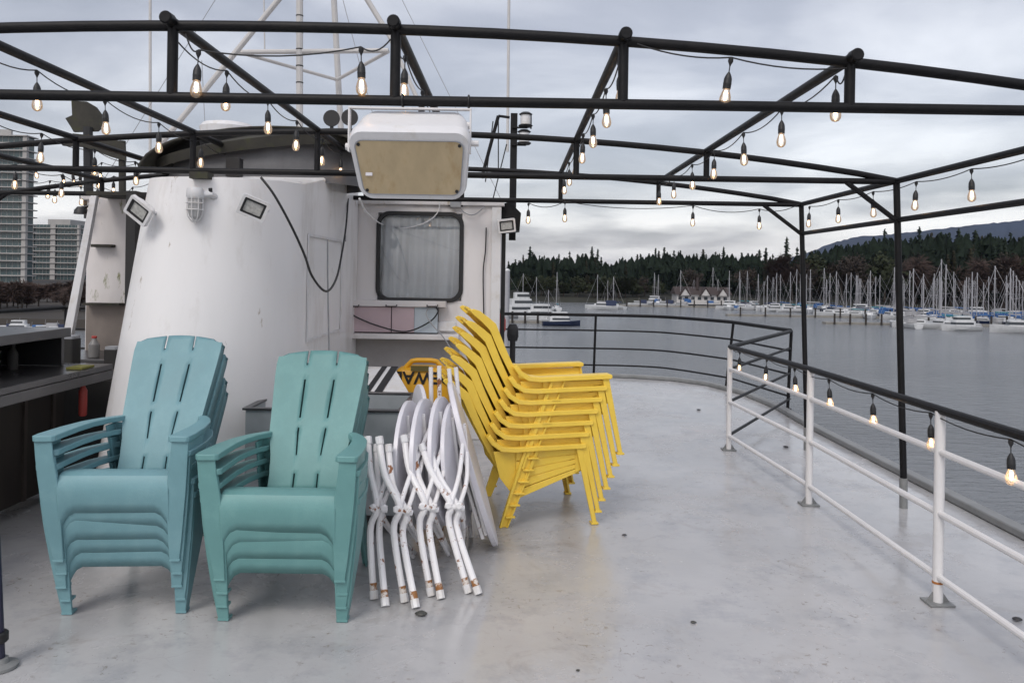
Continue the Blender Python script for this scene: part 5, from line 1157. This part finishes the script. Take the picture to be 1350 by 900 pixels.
def sail(px, Y, sc, label=None, k=None):
    global nb
    k = rnd.randrange(6) if k is None else k; f = k not in used; used.add(k); nb += 1
    put(SP[k], f, px, Y, rnd.choice((rnd.uniform(-.5, .5)+R(170), rnd.uniform(-.4, .4)+R(20), rnd.uniform(-.3, .3)+R(80))), label or 'moored sailboat %s in the marina across the water' % names[k], None if label else 'marina sailboats '+names[k], sc)
def boatY(py): return (H-WZ)*F/(py-362)
# right hand marina, several rows between px 830 and 1400
for i in range(30): sail(850+(1420-850)*(i+rnd.random())/30, shoreY(850+19*i)-6-rnd.uniform(0, 8), rnd.uniform(.72, .95))
for i in range(34): sail(960+(1420-960)*(i+rnd.random())/34, shoreY(960+13*i)-24-rnd.uniform(0, 10), rnd.uniform(.72, 1.0))
for i in range(22): sail(1090+(1400-1090)*(i+rnd.random())/22, shoreY(1090+14*i)-42-rnd.uniform(0, 6), rnd.uniform(.75, 1.0))
for px, Y, sc, k, lab in ((793, 218, .82, 2, 'sailboat with a bare mast moored alone left of the marina'), (812, 216, .86, 1, 'sailboat with navy cover moored left of the clubhouse'), (805, 224, .6, 3, 'smaller sailboat between two taller ones left of the marina'), (728, 150, .60, 1, 'sailboat mast rising behind the dark hulled yacht'),
                       (1193, 152, .92, 2, 'tall masted sailboat beside the right awning post, nearest row'), (1213, 150, 1.0, 5, 'tallest masted sailboat right of the awning post, nearest row'), (1240, 150, .98, 0, 'tall masted sailboat with blue cover in the nearest row right of the post'), (1251, 153, 1.02, 3, 'tall masted sailboat with teal cover in the nearest row'), (1282, 160, .9, 4, 'dark hulled sailboat in the nearest row at the right')):
    sail(px, Y, sc, lab, k)
MP = [motor_proto(60, 'navy', WHT, 9), motor_proto(61, None, WHT, 11, 2), motor_proto(62, 'blue', WHT, 8), motor_proto(63, 'grey', WHT, 10)]
mn = ['with a navy canvas cover', 'with two cabin decks', 'under a blue canvas cover', 'with a grey canvas cover']; mu = set()
for i in range(30):
    px = 830+(1400-830)*(i+rnd.random())/30; k = rnd.randrange(4); f = k not in mu; mu.add(k)
    put(MP[k], f, px, shoreY(px)-rnd.choice((16, 32, 40))*(1 if px > 960 else .5)-rnd.uniform(0, 4), rnd.choice((R(90), R(70), R(-80), R(20)))+rnd.uniform(-.2, .2), 'white motor boat %s in the marina across the water' % mn[k], 'marina motor boats '+mn[k], rnd.uniform(.5, .75))
for px, Y, rz, k, sc, lab in ((1255, 148, R(80), 2, .75, 'white motor boat with blue canvas in the nearest row'), (1268, 144, R(95), 1, .68, 'white motor boat with two decks in the nearest row at the right'), (1345, 140, R(75), 3, .95, 'grey covered motor boat cut by the right edge of the picture'), (795, 210, R(85), 0, .9, 'motor boat with navy canvas beside the lone masts')):
    f = k not in mu; mu.add(k); put(MP[k], f, px, Y, rz, lab, None, sc)
# left hand moorings behind the deckhouse
o = motor_proto(70, None, NAVY, 15, 2); o.name = 'yacht'; put(o, True, 741, 140, R(-82), 'dark blue hulled motor yacht with white cabin near the floating dock', None, .46); o['category'] = 'yacht'
o = motor_proto(71, None, WHT, 22, 3); o.name = 'yacht'; put(o, True, 690, 165, R(-70), 'large white three decked motor yacht behind the deckhouse corner', None, .5); o['category'] = 'yacht'
o = motor_proto(72, None, WHT, 15, 2); o.name = 'yacht'; put(o, True, 716, 152, R(-86), 'white two decked motor yacht between the large yacht and the dark hull', None, .62); o['category'] = 'yacht'
for i, (px, Y) in enumerate(((677, 190), (695, 192), (712, 196), (735, 200))): sail(px, Y, .75, ['sailboat mast behind the large white yacht, nearest the deckhouse', 'sailboat mast above the bow of the large white yacht', 'sailboat mast right of the large white yacht', 'sailboat mast behind the dark hulled yacht'][i], [2, 0, 5, 3][i])
for i, px in enumerate((8, 24, 41, 58, 74)):
    put(MP[i % 4], False, px, 108, R(90)+.1*i, 'small white boat at the city shore behind the left railing', 'boats at the city shore', .42)
DOCK = mat('dock_timber', (0.22, 0.21, 0.19), 0.8, 0.2, 1)
def dock(label, px0, px1, Y, wd=2.0, piles=6):
    x0, x1 = xz(px0, Y), xz(px1, Y); t = thing('floating_dock', label, 'dock', ((x0+x1)/2, Y, WZ))
    MB().box(x0, x1, Y, Y+wd, WZ-.1, WZ+.45).build('pontoon', DOCK, t)
    for k in range(piles):
        x = x0+(x1-x0)*(k+.5)/piles; MB().tube([(x, Y-.3, WZ-1), (x, Y-.3, WZ+2.2)], .2, 8).build('pile', DWOOD, t)
dock('floating dock in front of the dark hulled yacht at the left moorings', 668, 735, 146, 2, 4)
dock('long floating dock along the nearest row of marina boats', 1090, 1420, 158, 2, 16)
dock('floating dock behind the middle marina rows', 960, 1420, 186, 2, 14)
dock('floating dock by the clubhouse', 800, 960, 236, 2, 9)
t = thing('mooring_pile', 'tall pale round pile by the deckhouse corner', 'pile', (xz(668, 60), 60, WZ)); MB().tube([(xz(668.5, 60), 60, WZ-1), (xz(668.5, 60), 60, P(668, 357, 60).z)], .22, 14).build('pile_tube', MAST, t); MB().lathe([(.24, 0), (.2, .1), (.02, .2)], (xz(668.5, 60), 60, P(668, 357, 60).z), 14).build('pile_cap', WHT, t)
# ---------------------------------------------------------------- haze
HD = 0.00003
hm_ = bpy.data.materials.new('air_haze'); hm_.use_nodes = True; tt = hm_.node_tree; tt.nodes.clear(); oo = tt.nodes.new('ShaderNodeOutputMaterial'); pv = tt.nodes.new('ShaderNodeVolumePrincipled')
pv.inputs['Color'].default_value = (0.5, 0.63, 0.92, 1); pv.inputs['Density'].default_value = HD; pv.inputs['Anisotropy'].default_value = 0.0; tt.links.new(pv.outputs[0], oo.inputs['Volume'])
o = MB().box(-4300, 4300, -700, 4700, WZ-2.5, 420).build('haze', hm_); tag(o, kind='stuff')
